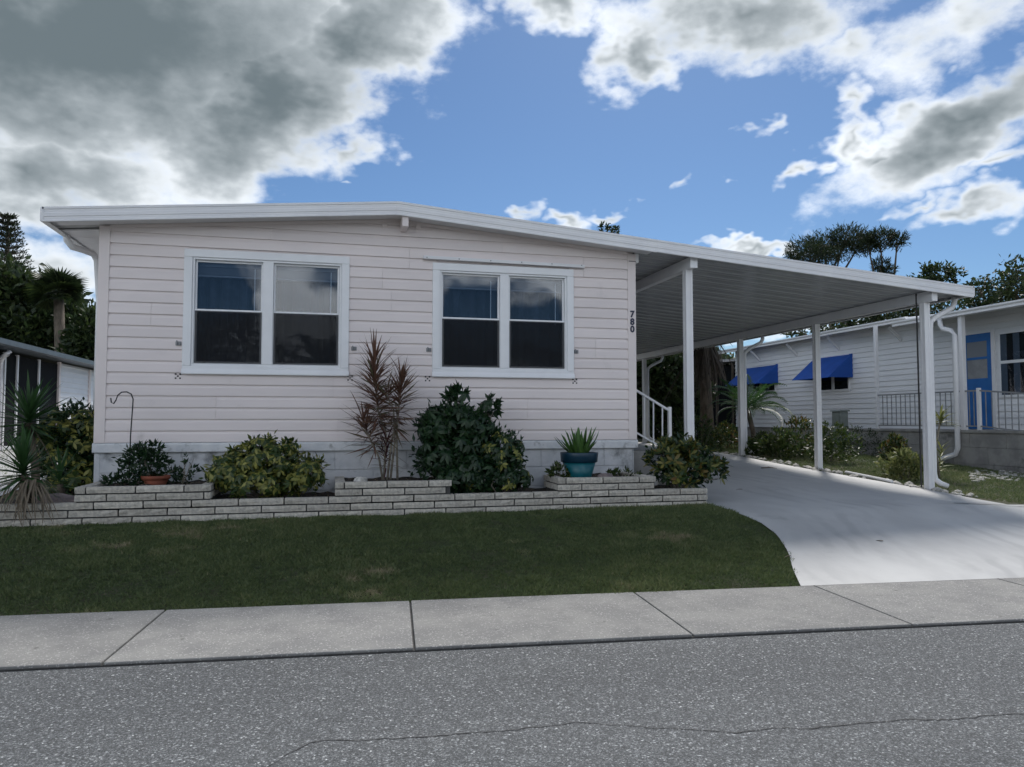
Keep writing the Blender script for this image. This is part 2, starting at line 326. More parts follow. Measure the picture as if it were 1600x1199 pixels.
def tag(o, label, cat, group=None):
    o['label'] = label; o['category'] = cat
    if group: o['group'] = group
    return o
def thing(name, label, cat, loc, group=None):
    o = bpy.data.objects.new(name, None); col.objects.link(o); o.location = [float(q) for q in loc]; o.empty_display_size = .2
    ORG[o.name] = np.array(loc, float); return tag(o, label, cat, group)
def struct(o): o['kind'] = 'structure'; return o
def copy_part(o, loc, rot=(0, 0, 0), sc=1.0, parent=None, name=None):
    c = o.copy(); col.objects.link(c); c.parent = parent
    c.location = [float(q) for q in (np.array(loc, float) - org(parent))]; c.rotation_euler = rot
    c.scale = (sc, sc, sc) if not hasattr(sc, '__len__') else sc
    return c
def leaves_mesh(name, P, D, Nn, L, W, tint, m, parent=None, fold=.15, stuff=False):
    """many small two-triangle leaves as one mesh"""
    n = len(P); D = D / np.linalg.norm(D, axis=1, keepdims=True); S = np.cross(D, Nn); S /= (np.linalg.norm(S, axis=1, keepdims=True) + 1e-9)
    U = np.cross(S, D); L = np.asarray(L).reshape(-1, 1) * np.ones((n, 1)); W = np.asarray(W).reshape(-1, 1) * np.ones((n, 1))
    V = np.empty((n, 4, 3)); V[:, 0] = P; V[:, 1] = P + D * L * .45 + S * W * .5 + U * W * fold; V[:, 2] = P + D * L; V[:, 3] = P + D * L * .45 - S * W * .5 + U * W * fold
    V = V.reshape(-1, 3) - org(parent)
    me = bpy.data.meshes.new(name); me.vertices.add(4 * n); me.vertices.foreach_set('co', V.ravel())
    idx = np.arange(n) * 4; fc = np.stack([idx, idx + 1, idx + 2, idx, idx + 2, idx + 3], 1).ravel()
    me.loops.add(6 * n); me.loops.foreach_set('vertex_index', fc); me.polygons.add(2 * n)
    me.polygons.foreach_set('loop_start', np.arange(2 * n) * 3)
    at_ = me.attributes.new('tint', 'FLOAT', 'POINT'); at_.data.foreach_set('value', np.repeat(np.asarray(tint, float), 4))
    me.materials.append(m); me.update(calc_edges=True); me.validate()
    o = bpy.data.objects.new(name, me); col.objects.link(o)
    if parent is not None: o.parent = parent; ORG[o.name] = org(parent)
    if stuff: o['kind'] = 'stuff'
    return o
def unit(n):
    v = rng.normal(size=(n, 3)); return v / np.linalg.norm(v, axis=1, keepdims=True)
def blob_leaves(clumps, n, L, W, up=.3, sub=14, spread=.30):
    """leaf places spread through ellipsoid clumps, gathered on twigs so that gaps stay; returns P, D, N, L, W, tint"""
    wts = np.array([c[3] * c[4] * c[5] for c in clumps]) ** .67; wts /= wts.sum(); Ps = []; Ds = []
    for c, w in zip(clumps, wts):
        k = max(4, int(n * w)); nt_ = max(3, k // sub)
        tw = unit(nt_) * (rng.uniform(.45, 1.0, (nt_, 1)) ** .6)
        q = tw[rng.integers(0, nt_, k)]; rad = np.array(c[3:6])
        jit = rng.normal(size=(k, 3)) * spread * rad.min() * .55
        p = np.array(c[:3]) + q * rad + jit
        d = q * .8 + unit(k) * .9 + np.array((0, 0, up)); Ps.append(p); Ds.append(d)
    P = np.concatenate(Ps); D = np.concatenate(Ds); k = len(P)
    return P, D, unit(k) + np.array((0, 0, .8)), L * rng.uniform(.65, 1.25, k), W * rng.uniform(.7, 1.2, k), rng.uniform(0, 1, k)
# ================================================================= the setting
ST = np.array((.9966, -.0817)); SN = np.array((.0817, .9966)); SO = np.array((0, -3.033))
def st(s, e): return SO + ST * s + SN * e
xs = np.concatenate([[-600, -250, -120, -60, -35, -22, -15], np.arange(-11, 20.01, .5), [24, 30, 40, 60, 120, 250, 600]])
es = np.concatenate([[-600, -200, -60, -25, -12, -8.62, -8.58, -.03, 0.0], np.arange(.25, 4.1, .25), np.arange(4.5, 16, .75), [18, 22, 27, 32, 45, 80, 200, 600]])
V = []; 
for e in es:
    for x in xs:
        y = e / .9966 - 3.033 - .082 * x
        z = float(gz(x, y)) if e >= -.001 else (-.08 if -8.6 < e < -.001 else 0.0)
        V.append((x, y, z))
nx = len(xs); Fc = [(j * nx + i, j * nx + i + 1, (j + 1) * nx + i + 1, (j + 1) * nx + i) for j in range(len(es) - 1) for i in range(nx - 1)]
struct(MB().add(V, Fc).build('ground', earth_m, smooth=True))

def quad_s(s0, s1, e0, e1): return [st(s0, e0), st(s1, e0), st(s1, e1), st(s0, e1)]
road = struct(MB().prism(quad_s(-220, 220, -8.55, -1.095), 'z', -.07, 0.0).build('road', asph_m))
# the long crack along the lane
ck = [ground(*p)[:2] for p in ((420, 1199), (452, 1180), (490, 1163), (640, 1152), (800, 1141), (905, 1131), (1000, 1137), (1150, 1146), (1290, 1136), (1400, 1129), (1600, 1116))]
ck = [ck[0] - (ck[1] - ck[0])] + ck + [ck[-1] + np.array((3.0, -.30))]
pts = []
for a, b in zip(ck[:-1], ck[1:]):
    k = max(2, int(np.linalg.norm(b - a) / .022))
    for i in range(k): pts.append(a + (b - a) * i / k)
pts = np.array(pts); off = np.cumsum(rng.normal(size=len(pts)) * .0035); off -= np.convolve(np.pad(off, 15, 'edge'), np.ones(31) / 31, 'valid')
pts[:, 1] += off * 1.6; wd = .0016 + .0022 * rng.uniform(size=len(pts))
MB().add([(p[0], p[1] - w, .0022) for p, w in zip(pts, wd)] + [(p[0], p[1] + w, .0022) for p, w in zip(pts, wd)],
         [(i, i + 1, len(pts) + i + 1, len(pts) + i) for i in range(len(pts) - 1)]).build('crack', mortar_m, road)

walk = struct(MB().prism(quad_s(-200, 200, -1.09, -.004), 'z', -.07, .006).build('sidewalk', mortar_m))
js = [-10.9, -9.35, -7.8, -6.3, -4.8, -3.25, -1.75, -.22, 1.325, 2.905, 4.50, 5.90, 7.45, 9.0, 10.55, 12.1, 13.65, 15.2, 16.75, 18.3, 20]
for a, b in zip(js[:-1], js[1:]):
    MB().prism(quad_s(a + .006, b - .006, -1.085, -.012), 'z', .004, .022 + random.uniform(-.002, .002)).build('slab', walk_m, walk, bevel=.006)

# driveway: left and right border, as walked from the sidewalk to the back
dl = [ground(*p)[:2] for p in ((1242, 914), (1239, 893), (1232, 866), (1214, 838), (1188, 819), (1150, 803), (1108, 790))] + [np.array((6.46, -.6)), np.array((6.3, 1.0)), np.array((6.1, 5.0)), np.array((6.1, 14.0))]
dl[0] = st(st(0, 0)[0] + dl[0][0] * 1.003, -.002) if False else np.array((dl[0][0], -3.033 - .082 * dl[0][0] + .004))
dr = [np.array((13.4, -3.033 - .082 * 13.4 + .004)), np.array((12.4, -3.0)), np.array((11.6, -2.1))] + [ground(*p)[:2] for p in ((1600, 797), (1530, 783), (1462, 769), (1370, 753), (1277, 737), (1200, 723))] + [np.array((10.0, 5.0)), np.array((10.0, 14.0))]
def resample(p, n):
    p = np.array(p); d = np.concatenate([[0], np.cumsum(np.linalg.norm(np.diff(p, axis=0), axis=1))]); t = np.linspace(0, 1, n) ** 1.4 * d[-1]
    return np.stack([np.interp(t, d, p[:, 0]), np.interp(t, d, p[:, 1])], 1)
A = resample(dl, 70); B = resample(dr, 70); V = []; K = 24
for a, b in zip(A, B):
    for i in range(K + 1):
        q = a + (b - a) * i / K; V.append((q[0], q[1], float(gz(q[0], q[1])) + .016))
Fc = [(j * (K + 1) + i, j * (K + 1) + i + 1, (j + 1) * (K + 1) + i + 1, (j + 1) * (K + 1) + i) for j in range(69) for i in range(K)]
struct(MB().add(V, Fc).build('driveway', drive_m, smooth=True))
DL = A; DR = B
def in_drive(x, y):
    xl = np.interp(y, A[:, 1], A[:, 0]); xr = np.interp(y, B[:, 1], B[:, 0]); return (x > xl) & (x < xr)

# ================================================================= the home
W = 5.966; DEPTH = 13.0; PK = 3.05
def U(x): return 3.29 + .085 * x if x < PK else 3.549 - .080 * (x - PK)          # underside of the roof
home = thing('mobile_home', 'pale pink sided mobile home with two double windows and a white skirt', 'house', (W / 2, 0, .3))
OPEN = [(.80, 2.545, 1.745, 3.095), (3.455, 5.175, 1.755, 3.075)]
def holes(x0, x1, z0, z1, margin=.0):
    """x intervals of [x0,x1] left free by the windows at that height"""
    iv = [(x0, x1)]
    for (a, b, c, d) in OPEN:
        if z1 > c + .05 and z0 < d - .05:
            nv = []
            for p, q in iv:
                if b - .06 <= p or a + .06 >= q: nv.append((p, q)); continue
                if a + .06 > p: nv.append((p, a + .06))
                if b - .06 < q: nv.append((b - .06, q))
            iv = nv
    return iv
wall = MB()
for (x0, x1, z0, z1) in [(.02, W - .02, .95, 1.80), (.02, .86, 1.80, 3.03), (2.485, 3.515, 1.80, 3.03), (5.115, W - .02, 1.80, 3.03)]:
    wall.box(x0, x1, .001, .09, z0, z1)
wall.prism([(.02, 3.03), (W - .02, 3.03), (W - .02, U(W) + .02), (PK, U(PK) + .02), (.02, U(0) + .02)], 'y', .001, .09)
wall = wall.build('front_wall', siding_m, home)
PITCHS = .1227; Z0S = 1.026; SEAM = {0: [2.42], 1: [1.16, 4.6], 2: [2.38], 3: [3.1], 4: [5.45], 5: [.5], 6: [3.0], 7: [2.9], 8: [3.2, 5.3], 9: [1.7, 4.3]}
for i in range(21):
    z0 = Z0S + i * PITCHS; z1 = z0 + PITCHS
    for (a, b) in holes(.088, W - .098, z0, z1):
        cuts = [a] + [s for s in SEAM.get(i // 2, []) if a + .1 < s < b - .1] + [b]
        for p, q in zip(cuts[:-1], cuts[1:]):
            j = random.uniform(-.001, .001)
            prof = [(0, 0), (-.023 + j, 0), (-.0195 + j, .082), (-.010, .1085), (-.0055, .1095), (-.0055, PITCHS - .0005), (0, PITCHS - .0005)]
            xsn = [p + .0012] + [x for x in np.arange(p + .25, q - .1, .25)] + ([PK] if p + .05 < PK < q - .05 else []) + [q - .0012]
            if z1 < min(U(p), U(q)) - .002:
                MB().prism([(y, z0 + z) for y, z in prof], 'x', p + .0012, q - .0012).build('siding_board', siding_m, wall); continue
            xsn = sorted(xsn); xsn = [x for x in xsn if U(x) > z0 + .012]
            if len(xsn) < 2: continue
            if i == 18 or i == 19 or i == 20:
                # last strips under the gable run out against the slope
                xa, xb = max(p, PK - (U(PK) - z0 - .012) / .085), min(q, PK + (U(PK) - z0 - .012) / .080)
                xsn = sorted({max(x, xa) for x in xsn} | {xa, xb}); xsn = [x for x in xsn if xa <= x <= xb]
                if xb - xa < .05: continue
            b_ = MB(); n = len(prof); vs = []
            for x in xsn: vs += [(x, y, min(z0 + z, U(x))) for y, z in prof]
            fs = [(k * n + r, k * n + (r + 1) % n, (k + 1) * n + (r + 1) % n, (k + 1) * n + r) for k in range(len(xsn) - 1) for r in range(n)]
            fs += [tuple(range(n)), tuple(range((len(xsn) - 1) * n, len(xsn) * n))[::-1]]
            b_.add(vs, fs).build('siding_board', siding_m, wall)
# side and back walls, floor
MB().box(.02, .09, .091, DEPTH, .95, 3.29).build('side_wall', siding_m, home)
sw = MB().box(W - .09, W - .02, .091, DEPTH, .95, 3.31).build('side_wall', siding_m, home)
for i in range(18):
    z0 = Z0S + i * PITCHS
    MB().prism([(W - .02, z0), (W + .000, z0), (W - .003, z0 + .08), (W - .012, z0 + .107), (W - .0195, z0 + .1085), (W - .0195, z0 + PITCHS - .0005), (W - .02, z0 + PITCHS - .0005)], 'y', .10, DEPTH).build('siding_board', siding_m, sw)
MB().box(.09, W - .09, DEPTH - .07, DEPTH, .95, 3.29).build('back_wall', siding_m, home)
MB().box(.09, W - .09, .091, DEPTH - .07, .95, 1.0).build('floor', dark_m, home)
# corner trims
MB().prism([(-.012, -.030), (.092, -.030), (.092, -.0005), (.02, -.0005), (.02, .1), (-.012, .1)], 'z', 1.024, 3.285).build('corner_trim', trim_m, home, bevel=.004)
MB().prism([(W - .10, -.0005), (W - .10, -.030), (W + .006, -.030), (W + .006, .1), (W - .02, .1), (W - .02, -.0005)], 'z', 1.024, 3.30).build('corner_trim', trim_m, home, bevel=.004)
# skirt of painted blocks with a ledge
sk = MB().box(.05, W - .06, .036, .10, .2, .925).build('skirt', skirt_m, home)
for c, (za, zb) in enumerate([(.25, .487), (.491, .71), (.714, .921)]):
    edges = [.03] + list(np.arange(.45 if c % 2 else .82, W - .3, .79)) + [W - .04]
    for a, b in zip(edges[:-1], edges[1:]): MB().box(a + .0015, b - .0015, .012 + random.uniform(0, .002), .0355, za, zb).build('block', skirt_m, sk, bevel=.003)
MB().box(-.012, .045, .006, .10, .25, .921).build('skirt_corner', skirt_m, sk, bevel=.006)
MB().box(W - .035, W - .02, .02, DEPTH, .2, .921).build('skirt', skirt_m, home)
MB().box(-.03, .0, .11, DEPTH, .2, .921).build('skirt', skirt_m, home)
MB().prism([(-.028, .922), (.10, .922), (.10, 1.023), (-.012, 1.023), (-.030, 1.008)], 'x', -.025, W + .02).build('ledge', ledge_m, home, bevel=.006)
MB().box(W - .01, W + .022, .101, DEPTH, .922, 1.02).build('ledge', ledge_m, home)

# roof: shell, ribbed fascia, soffit
def sweep(prof, path, name, m, parent, bevel=0):
    n = len(prof); vs = [(x, y, z + dz) for (x, z) in path for (y, dz) in prof]
    fs = [(k * n + r, k * n + (r + 1) % n, (k + 1) * n + (r + 1) % n, (k + 1) * n + r) for k in range(len(path) - 1) for r in range(n)]
    fs += [tuple(range(n)), tuple(range((len(path) - 1) * n, len(path) * n))[::-1]]
    return MB().add(vs, fs).build(name, m, parent, bevel=bevel)
def T(x): return 3.372 + .0857 * (x + .448) if x < PK else 3.672 - .0800 * (x - PK)  # top of the fascia
XE = W + .16
roof = MB().prism([(-.44, U(-.44) + .01), (-.44, T(-.44) - .012), (PK, T(PK) - .012), (XE, T(XE) - .012), (XE, U(XE) + .03), (PK, U(PK) + .03)], 'y', -.285, DEPTH + .2).build('roof', shingle_m, home)
FPROF = [(-.302, 0), (-.318, -.004), (-.318, -.026), (-.311, -.030), (-.311, -.062), (-.317, -.066), (-.317, -.100), (-.311, -.104), (-.311, -.132), (-.317, -.136), (-.317, -.152), (-.300, -.156), (-.290, -.150), (-.290, -.01)]
sweep(FPROF, [(-.448, T(-.448)), (PK - .02, T(PK))], 'fascia', white_m, roof)
sweep([(y, z * 1.02) for y, z in FPROF], [(PK - .019, T(PK) + .001), (PK + .02, T(PK) + .001), (XE, T(XE))], 'fascia', white_m, roof)
# soffit boards under the front overhang and the side overhang
sweep([(-.286, .008), (-.03, .008), (-.03, 0), (-.286, 0)], [(-.43, U(-.43)), (PK, U(PK)), (XE, U(XE))], 'soffit', white_m, roof)
for y0 in np.arange(.12, DEPTH, .3048):
    MB().prism([(-.43, U(-.43) - .002), (-.015, U(-.015) - .002), (-.015, U(-.015) - .016), (-.43, U(-.43) - .016)], 'y', y0, y0 + .298).build('soffit_board', white_m, roof)
MB().prism([(-.465, 3.365), (-.435, 3.368), (-.435, 3.24), (-.40, 3.225), (-.465, 3.225)], 'y', -.318, DEPTH + .2).build('gutter', white_m, roof)
sweep([(-.03, 0), (-.03, -.035), (-.014, -.038), (-.014, 0)], [(.09, U(.09) - .001), (PK, U(PK) - .001), (W - .1, U(W - .1) - .001)], 'frieze', trim_m, roof)
MB().box(PK + .045, PK + .115, -.285, -.02, U(PK) - .145, U(PK) + .006).build('ridge_beam_end', trim_m, roof, bevel=.006)
for dx in (-.13, .25): MB().box(PK + dx - .03, PK + dx + .03, -.030, -.0172, U(PK) - .10, U(PK) - .055).build('vent_cap', trim_m, roof, bevel=.004)
ds = [on_y(103, 363, .3), on_y(105, 376, .3), on_y(113, 386, .32), on_y(130, 391, .5), on_y(146, 397, .7), on_y(152, 408, .75)]
ds.append(np.array((ds[-1][0] + .03, ds[-1][1] + .02, 2.6))); ds.append(np.array((ds[-1][0], ds[-1][1], .5)))
MB().tube(ds, .036, 10).build('downspout', white_m, home, smooth=True)
for k_, z in (('seal', 3.205),):
    MB().box(W - .085, W + .008, -.034, -.0305, z, z + .008).build('trim_joint', black_m, home)

# windows
def window(x0, x1, z0, z1, xm0, xm1, zr):
    cw = .085; m = MB()
    def ring(a, b, c, d, w, y0, y1, mb):                       # mitred frame of four bars, butted
        mb.box(a, b, y0, y1, d - w, d); mb.box(a, b, y0, y1, c, c + w); mb.box(a, a + w, y0, y1, c + w + .0005, d - w - .0005); mb.box(b - w, b, y0, y1, c + w + .0005, d - w - .0005)
    ring(x0, x1, z0, z1, cw, -.040, .0, m)
    w = m.build('window', vinyl_m, home, bevel=.005)
    f = MB(); ring(x0 + cw + .0006, x1 - cw - .0006, z0 + cw + .0006, z1 - cw - .0006, .022, -.026, .07, f); f.box(xm0, xm1, -.030, .07, z0 + cw + .0232, z1 - cw - .0232); f.build('frame', vinyl_m, w, bevel=.004)
    MB().prism([(-.060, z0 - .004), (-.041, z0 - .004), (-.041, z0 + .05), (-.047, z0 + .05), (-.060, z0 + .012)], 'x', x0 - .004, x1 + .004).build('sill', vinyl_m, w, bevel=.003)
    for (a, b) in ((x0 + cw + .024, xm0 - .001), (xm1 + .001, x1 - cw - .024)):
        zb, zt = z0 + cw + .024, z1 - cw - .024
        s = MB(); ring(a, b, zr + .0005, zt, .020, .012, .040, s); s.build('sash', vinyl_m, w, bevel=.003)
        s = MB(); ring(a, b, zb, zr + .014, .026, -.014, .011, s); s.build('sash', vinyl_m, w, bevel=.003)
        MB().box(a + .0205, b - .0205, .022, .028, zr + .021, zt - .0205).build('glass_pane', glass_m, w)
        MB().box(a + .0265, b - .0265, -.004, .001, zb + .0265, zr - .0125).build('glass_pane', glass_m, w)
        MB().box(a + .006, b - .006, -.0180, -.0168, zb + .006, zr - .002).build('screen', bugscreen_m, w)
        MB().box(a + .10, a + .125, -.024, -.0185, zb + .018, zb + .03).build('latch', black_m, w)
        # raised blind: a stack of slats under its head rail, with a wand
        bl = MB(); bl.box(a + .01, b - .01, .075, .115, zt - .055, zt - .012); n = 11
        for k in range(n): bl.box(a + .014, b - .014, .078, .112, zt - .062 - .0075 * k - .004, zt - .062 - .0075 * k)
        bl.box(a + .012, b - .012, .076, .114, zt - .165, zt - .148)
        bl.build('blind', blind_m, w)
        MB().tube([(b - .09, .07, zt - .06), (b - .092, .068, zt - .56)], .0045, 6).build('blind_wand', vinyl_m, w)
        # curtain with soft folds
        nxp = 60; u = np.linspace(a - .03, b + .03, nxp); ph = random.uniform(0, 6)
        yy = .20 + .045 * np.sin(u * 41 + ph + 1.2 * np.sin(u * 9 + ph)) + .010 * np.sin(u * 97 + ph)
        MB().add([(x, y, z) for z, g in ((zb - .06, 1), (zt + .04, 1)) for x, y in zip(u, yy)], [(i, i + 1, nxp + i + 1, nxp + i) for i in range(nxp - 1)]).build('curtain', curtain_m, w, smooth=True)
    return w
window(.815, 2.535, 1.75, 3.085, 1.615, 1.725, 2.43)
window(3.468, 5.168, 1.757, 3.07, 4.263, 4.372, 2.43)
# storm shutter hardware left on the wall
def bracket(px, py, kind):
    p = on_y(px, py, -.018); m = MB()
    if kind == 0:
        for dx, dz in ((-.022, -.022), (.022, -.022), (0, 0), (-.022, .022), (.022, .022)): m.box(p[0] + dx - .008, p[0] + dx + .008, -.024, -.010, p[2] + dz - .008, p[2] + dz + .008)
        m.build('shutter_anchor', black_m, home)
    else:
        m.box(p[0] - .03, p[0] + .03, -.022, -.010, p[2] - .022, p[2] + .022); m.box(p[0] - .02, p[0] - .008, -.05, -.0225, p[2] - .02, p[2] + .03); m.box(p[0] + .004, p[0] + .016, -.05, -.0225, p[2] - .02, p[2] + .012)
        m.build('shutter_bracket', gray_m, home, bevel=.002)
for a in ((278, 588, 0), (547, 591, 0), (668, 592, 0), (898, 596, 0), (279, 537, 1), (553, 545, 1), (670, 547, 1), (900, 550, 1)): bracket(*a)
for x in np.linspace(.98, 2.4, 6): MB().box(x - .006, x + .006, -.022, -.014, 3.120, 3.132).build('screw', black_m, home)
ra = on_y(661, 404, -.03); rb = on_y(912, 419, -.03)
rail = MB().bar((ra[0], -.046, 3.120), (rb[0], -.046, 3.108), .05, .036).build('awning_rail', white_m, home, bevel=.004)
for k in range(6):
    x = ra[0] + .04 + (rb[0] - ra[0] - .08) * k / 5; MB().box(x - .006, x + .006, -.0745, -.0715, 3.110, 3.122).build('screw', gray_m, rail)
def text_mesh(s, size, thick, name, m, parent, loc, rot):
    cu = bpy.data.curves.new('t', 'FONT'); cu.body = s; cu.size = size; cu.extrude = thick; cu.align_x = 'CENTER'; cu.align_y = 'CENTER'; cu.offset = size * .035
    o = bpy.data.objects.new('t', cu); col.objects.link(o); bpy.context.view_layer.update()
    me = bpy.data.meshes.new_from_object(o.evaluated_get(bpy.context.evaluated_depsgraph_get())); bpy.data.objects.remove(o); me.materials.clear(); me.materials.append(m)
    q = bpy.data.objects.new(name, me); col.objects.link(q); q.parent = parent; q.location = [float(v) for v in np.array(loc) - org(parent)]; q.rotation_euler = rot; return q
for ch, py in (('7', 491.5), ('8', 503.5), ('0', 515)):
    p = on_y(990.5, py, -.034); text_mesh(ch, .108, .003, 'house_number', digit_m, home, (W - .046, -.034, p[2]), (math.pi / 2, 0, 0))

# ================================================================= carport
CX1 = 10.72; CYB = 11.9
carport = thing('carport', 'white metal carport roof on posts joined to the pink home', 'carport', (8.4, 0, .32))
def CU(x): return U(x) + .022
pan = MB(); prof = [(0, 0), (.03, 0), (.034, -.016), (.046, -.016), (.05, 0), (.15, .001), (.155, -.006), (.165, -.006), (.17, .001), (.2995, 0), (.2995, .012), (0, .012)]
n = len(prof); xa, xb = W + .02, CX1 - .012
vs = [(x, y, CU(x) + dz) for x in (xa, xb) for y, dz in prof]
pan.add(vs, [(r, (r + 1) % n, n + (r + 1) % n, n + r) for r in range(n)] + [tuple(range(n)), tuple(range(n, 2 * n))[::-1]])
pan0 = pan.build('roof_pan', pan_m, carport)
pan0.location = (0, -.285, 0)
for k in range(1, 40):
    c = pan0.copy(); col.objects.link(c); c.parent = carport; c.location = (0, -.285 + .305 * k, 0)
sweep([(y, z * 1.0) for y, z in FPROF], [(XE + .001, T(XE)), (CX1, 3.672 - .0800 * (CX1 - PK))], 'fascia', white_m, carport)
MB().prism([(CX1 + .012, 2.925), (CX1 + .012, 3.062), (CX1 - .009, 3.062), (CX1 - .009, 2.95), (CX1 - .07, 2.925)], 'y', -.318, CYB).build('gutter', white_m, carport)
MB().box(W + .0, W + .05, -.02, CYB, CU(W) - .14, CU(W + .05) - .02).build('wall_header', white_m, carport)
def beam(x, y0, y1, h, name='beam'):
    zt = CU(x) - .018
    return MB().prism([(x - .045, zt - h), (x + .045, zt - h), (x + .045, zt - .030), (x + .038, zt - .026), (x + .038, zt), (x - .038, zt), (x - .038, zt - .026), (x - .045, zt - .030)], 'y', y0, y1).build(name, white_m, carport), zt - h
b1, zb1 = beam(6.655, -.22, CYB - .1, .135)
MB().box(6.607, 6.703, -.226, -.2205, zb1 - .003, zb1 + .13).build('beam_cap', vinyl_m, b1)
b2, zb2 = beam(10.15, -.25, CYB - .1, .135)
def post(x, y, zt, w=.1):
    h = w / 2; g = .006; a = .016
    P_ = []
    for (ux, uy) in ((1, 0), (0, 1), (-1, 0), (0, -1)):            # four fluted faces
        for t in (-h, -a, -a, a, a, h):
            d = h if len([1 for _ in P_]) % 6 in (0, 1, 4, 5) else h - g
            P_.append((x + ux * d - uy * t, y + uy * d + ux * t))
    Q = []
    for p in P_:
        if not Q or abs(p[0] - Q[-1][0]) + abs(p[1] - Q[-1][1]) > 1e-6: Q.append(p)
    if abs(Q[0][0] - Q[-1][0]) + abs(Q[0][1] - Q[-1][1]) < 1e-6: Q.pop()
    zg = float(gz(x, y)) + .005
    o = MB().prism(Q, 'z', zg, zt).build('post', white_m, carport)
    MB().box(x - h - .012, x + h + .012, y - h - .012, y + h + .012, zg, zg + .022).build('base_plate', white_m, o)
    return o
post(6.655, -.05, zb1 - .001, .092)
PY = [-.07, 2.25, 4.6, 6.9, 9.2, 11.5]
for y in PY: post(10.15, y, zb2 - .001, .09)
def spout(y, sx=.10):
    zg = float(gz(10.25, y)); pts = [(CX1 - .06, y + .02, 2.95), (CX1 - .06, y + .02, 2.87), (CX1 - .10, y + .02, 2.80), (10.37, y + .02, 2.68), (10.265, y + .02, 2.60), (10.25, y + .02, 2.5), (10.25, y + .02, zg + .22), (10.26, y + .01, zg + .14), (10.315, y - .02, zg + .085), (10.39, y - .06, zg + .05)]
    MB().tube(pts, [.036] * len(pts), 10).build('downspout', white_m, carport, smooth=True)
for y in (PY[0], PY[2], PY[4]): spout(y)
rp = on_y(1438, 700, .02)
rod = MB().tube([(rp[0], .02, float(gz(rp[0], .02))), (rp[0], .02, CU(rp[0]) - .02)], .011, 8).build('ground_rod', black_m)
tag(rod, 'thin dark upright pole beside the front right carport post', 'pole')

# ================================================================= entry steps with handrail
steps = thing('entry_steps', 'grey concrete entry steps with white handrail at the side of the home', 'steps', (6.6, 1.0, .36))
for k, (xa, xb, zt) in enumerate([(W + .03, 6.42, .86), (6.421, 6.68, .70), (6.681, 6.94, .545)]):
    MB().box(xa, xb, .55, 1.75, .30, zt).build('step', block_m, steps, bevel=.01)
def rp3(px, py, y=.62): return on_y(px, py, y)
pa, pb = rp3(990, 608), rp3(1046, 642); pc, pd = rp3(990, 674), rp3(1046, 706)
MB().bar(pa, pb, .035, .030).build('handrail', white_m, steps, bevel=.004)
MB().bar(pc, pd, .025, .022).build('bottom_rail', white_m, steps)
for t in (.30, .55, .80):
    q0 = pa + (pb - pa) * t; q1 = pc + (pd - pc) * t; MB().bar(q0, q1, .016, .016).build('baluster', white_m, steps)
MB().box(pb[0] - .022, pb[0] + .022, .598, .642, float(gz(pb[0], .62)), pb[2] + .05).build('newel_post', white_m, steps, bevel=.004)

# ================================================================= brick planter
planter = thing('brick_planter', 'low stepped planter wall of pale bricks with dark joints before the home', 'planter', (3, -.85, .3))
BH, BP, BL, BT = .057, .0712, .405, .098
def brick_proto(seed):
    r = np.random.default_rng(seed); m = MB(); nx_ = 6; vs = []
    for iy, y in enumerate((-BT / 2, BT / 2)):
        for iz, z in enumerate((0, BH / 2, BH)):
            for ix in range(nx_):
                x = -BL / 2 + BL * ix / (nx_ - 1); yy = y + (r.uniform(-.0045, .0055) if y < 0 else 0)
                vs.append((x + r.uniform(-.002, .002), yy + (.004 if y < 0 and iz != 1 else 0), z + r.uniform(-.0018, .0018)))
    I = lambda iy, iz, ix: (iy * 3 + iz) * nx_ + ix; fs = []
    for ix in range(nx_ - 1):
        for iz in range(2):
            fs += [(I(0, iz, ix), I(0, iz, ix + 1), I(0, iz + 1, ix + 1), I(0, iz + 1, ix)), (I(1, iz, ix + 1), I(1, iz, ix), I(1, iz + 1, ix), I(1, iz + 1, ix + 1))]
        fs += [(I(0, 2, ix), I(0, 2, ix + 1), I(1, 2, ix + 1), I(1, 2, ix)), (I(0, 0, ix + 1), I(0, 0, ix), I(1, 0, ix), I(1, 0, ix + 1))]
    for ix, fl in ((0, 1), (nx_ - 1, 0)):
        for iz in range(2):
            q = (I(0, iz, ix), I(0, iz + 1, ix), I(1, iz + 1, ix), I(1, iz, ix)); fs.append(q if fl else q[::-1])
    return m.add(vs, fs)
brick_me = []
for s in range(5):
    o = brick_proto(s).build('brick', brick_m, planter, local=True); brick_me.append(o.data); bpy.data.objects.remove(o)
def brick(c, length, rot):
    o = bpy.data.objects.new('brick', random.choice(brick_me)); col.objects.link(o); o.parent = planter
    o.location = [float(v) for v in np.array(c) - org(planter)]; o.rotation_euler = (0, random.uniform(-.006, .006), rot); o.scale = (length / BL, 1, 1)
def brick_run(p0, p1, z, shift, m=.014):
    p0 = np.array(p0, float); p1 = np.array(p1, float); L_ = np.linalg.norm(p1 - p0); d = (p1 - p0) / L_; rot = math.atan2(d[1], d[0]); t = -shift * (BL + m)
    while t < L_ - .01:
        a = max(t, 0); b = min(t + BL, L_)
        if b - a > .05: q = p0 + d * (a + b) / 2; brick((q[0], q[1], z), b - a, rot)
        t += BL + m
YF = -.84; ZB = .30
def wall_run(p0, p1, z0, ncourse, sh, core=True):
    for k in range(ncourse): brick_run(p0, p1, z0 + k * BP, (sh + (.0, .42, .7, .2, .55)[k % 5]) % 1)
    p0 = np.array(p0, float); p1 = np.array(p1, float); d = (p1 - p0) / np.linalg.norm(p1 - p0); nrm = np.array((-d[1], d[0])) * .032
    q = [p0 + d * .012 - nrm, p1 - d * .012 - nrm, p1 - d * .012 + nrm, p0 + d * .012 + nrm]
    MB().prism(q, 'z', z0 - .12, z0 + ncourse * BP - .022).build('mortar', mortar_m, planter)
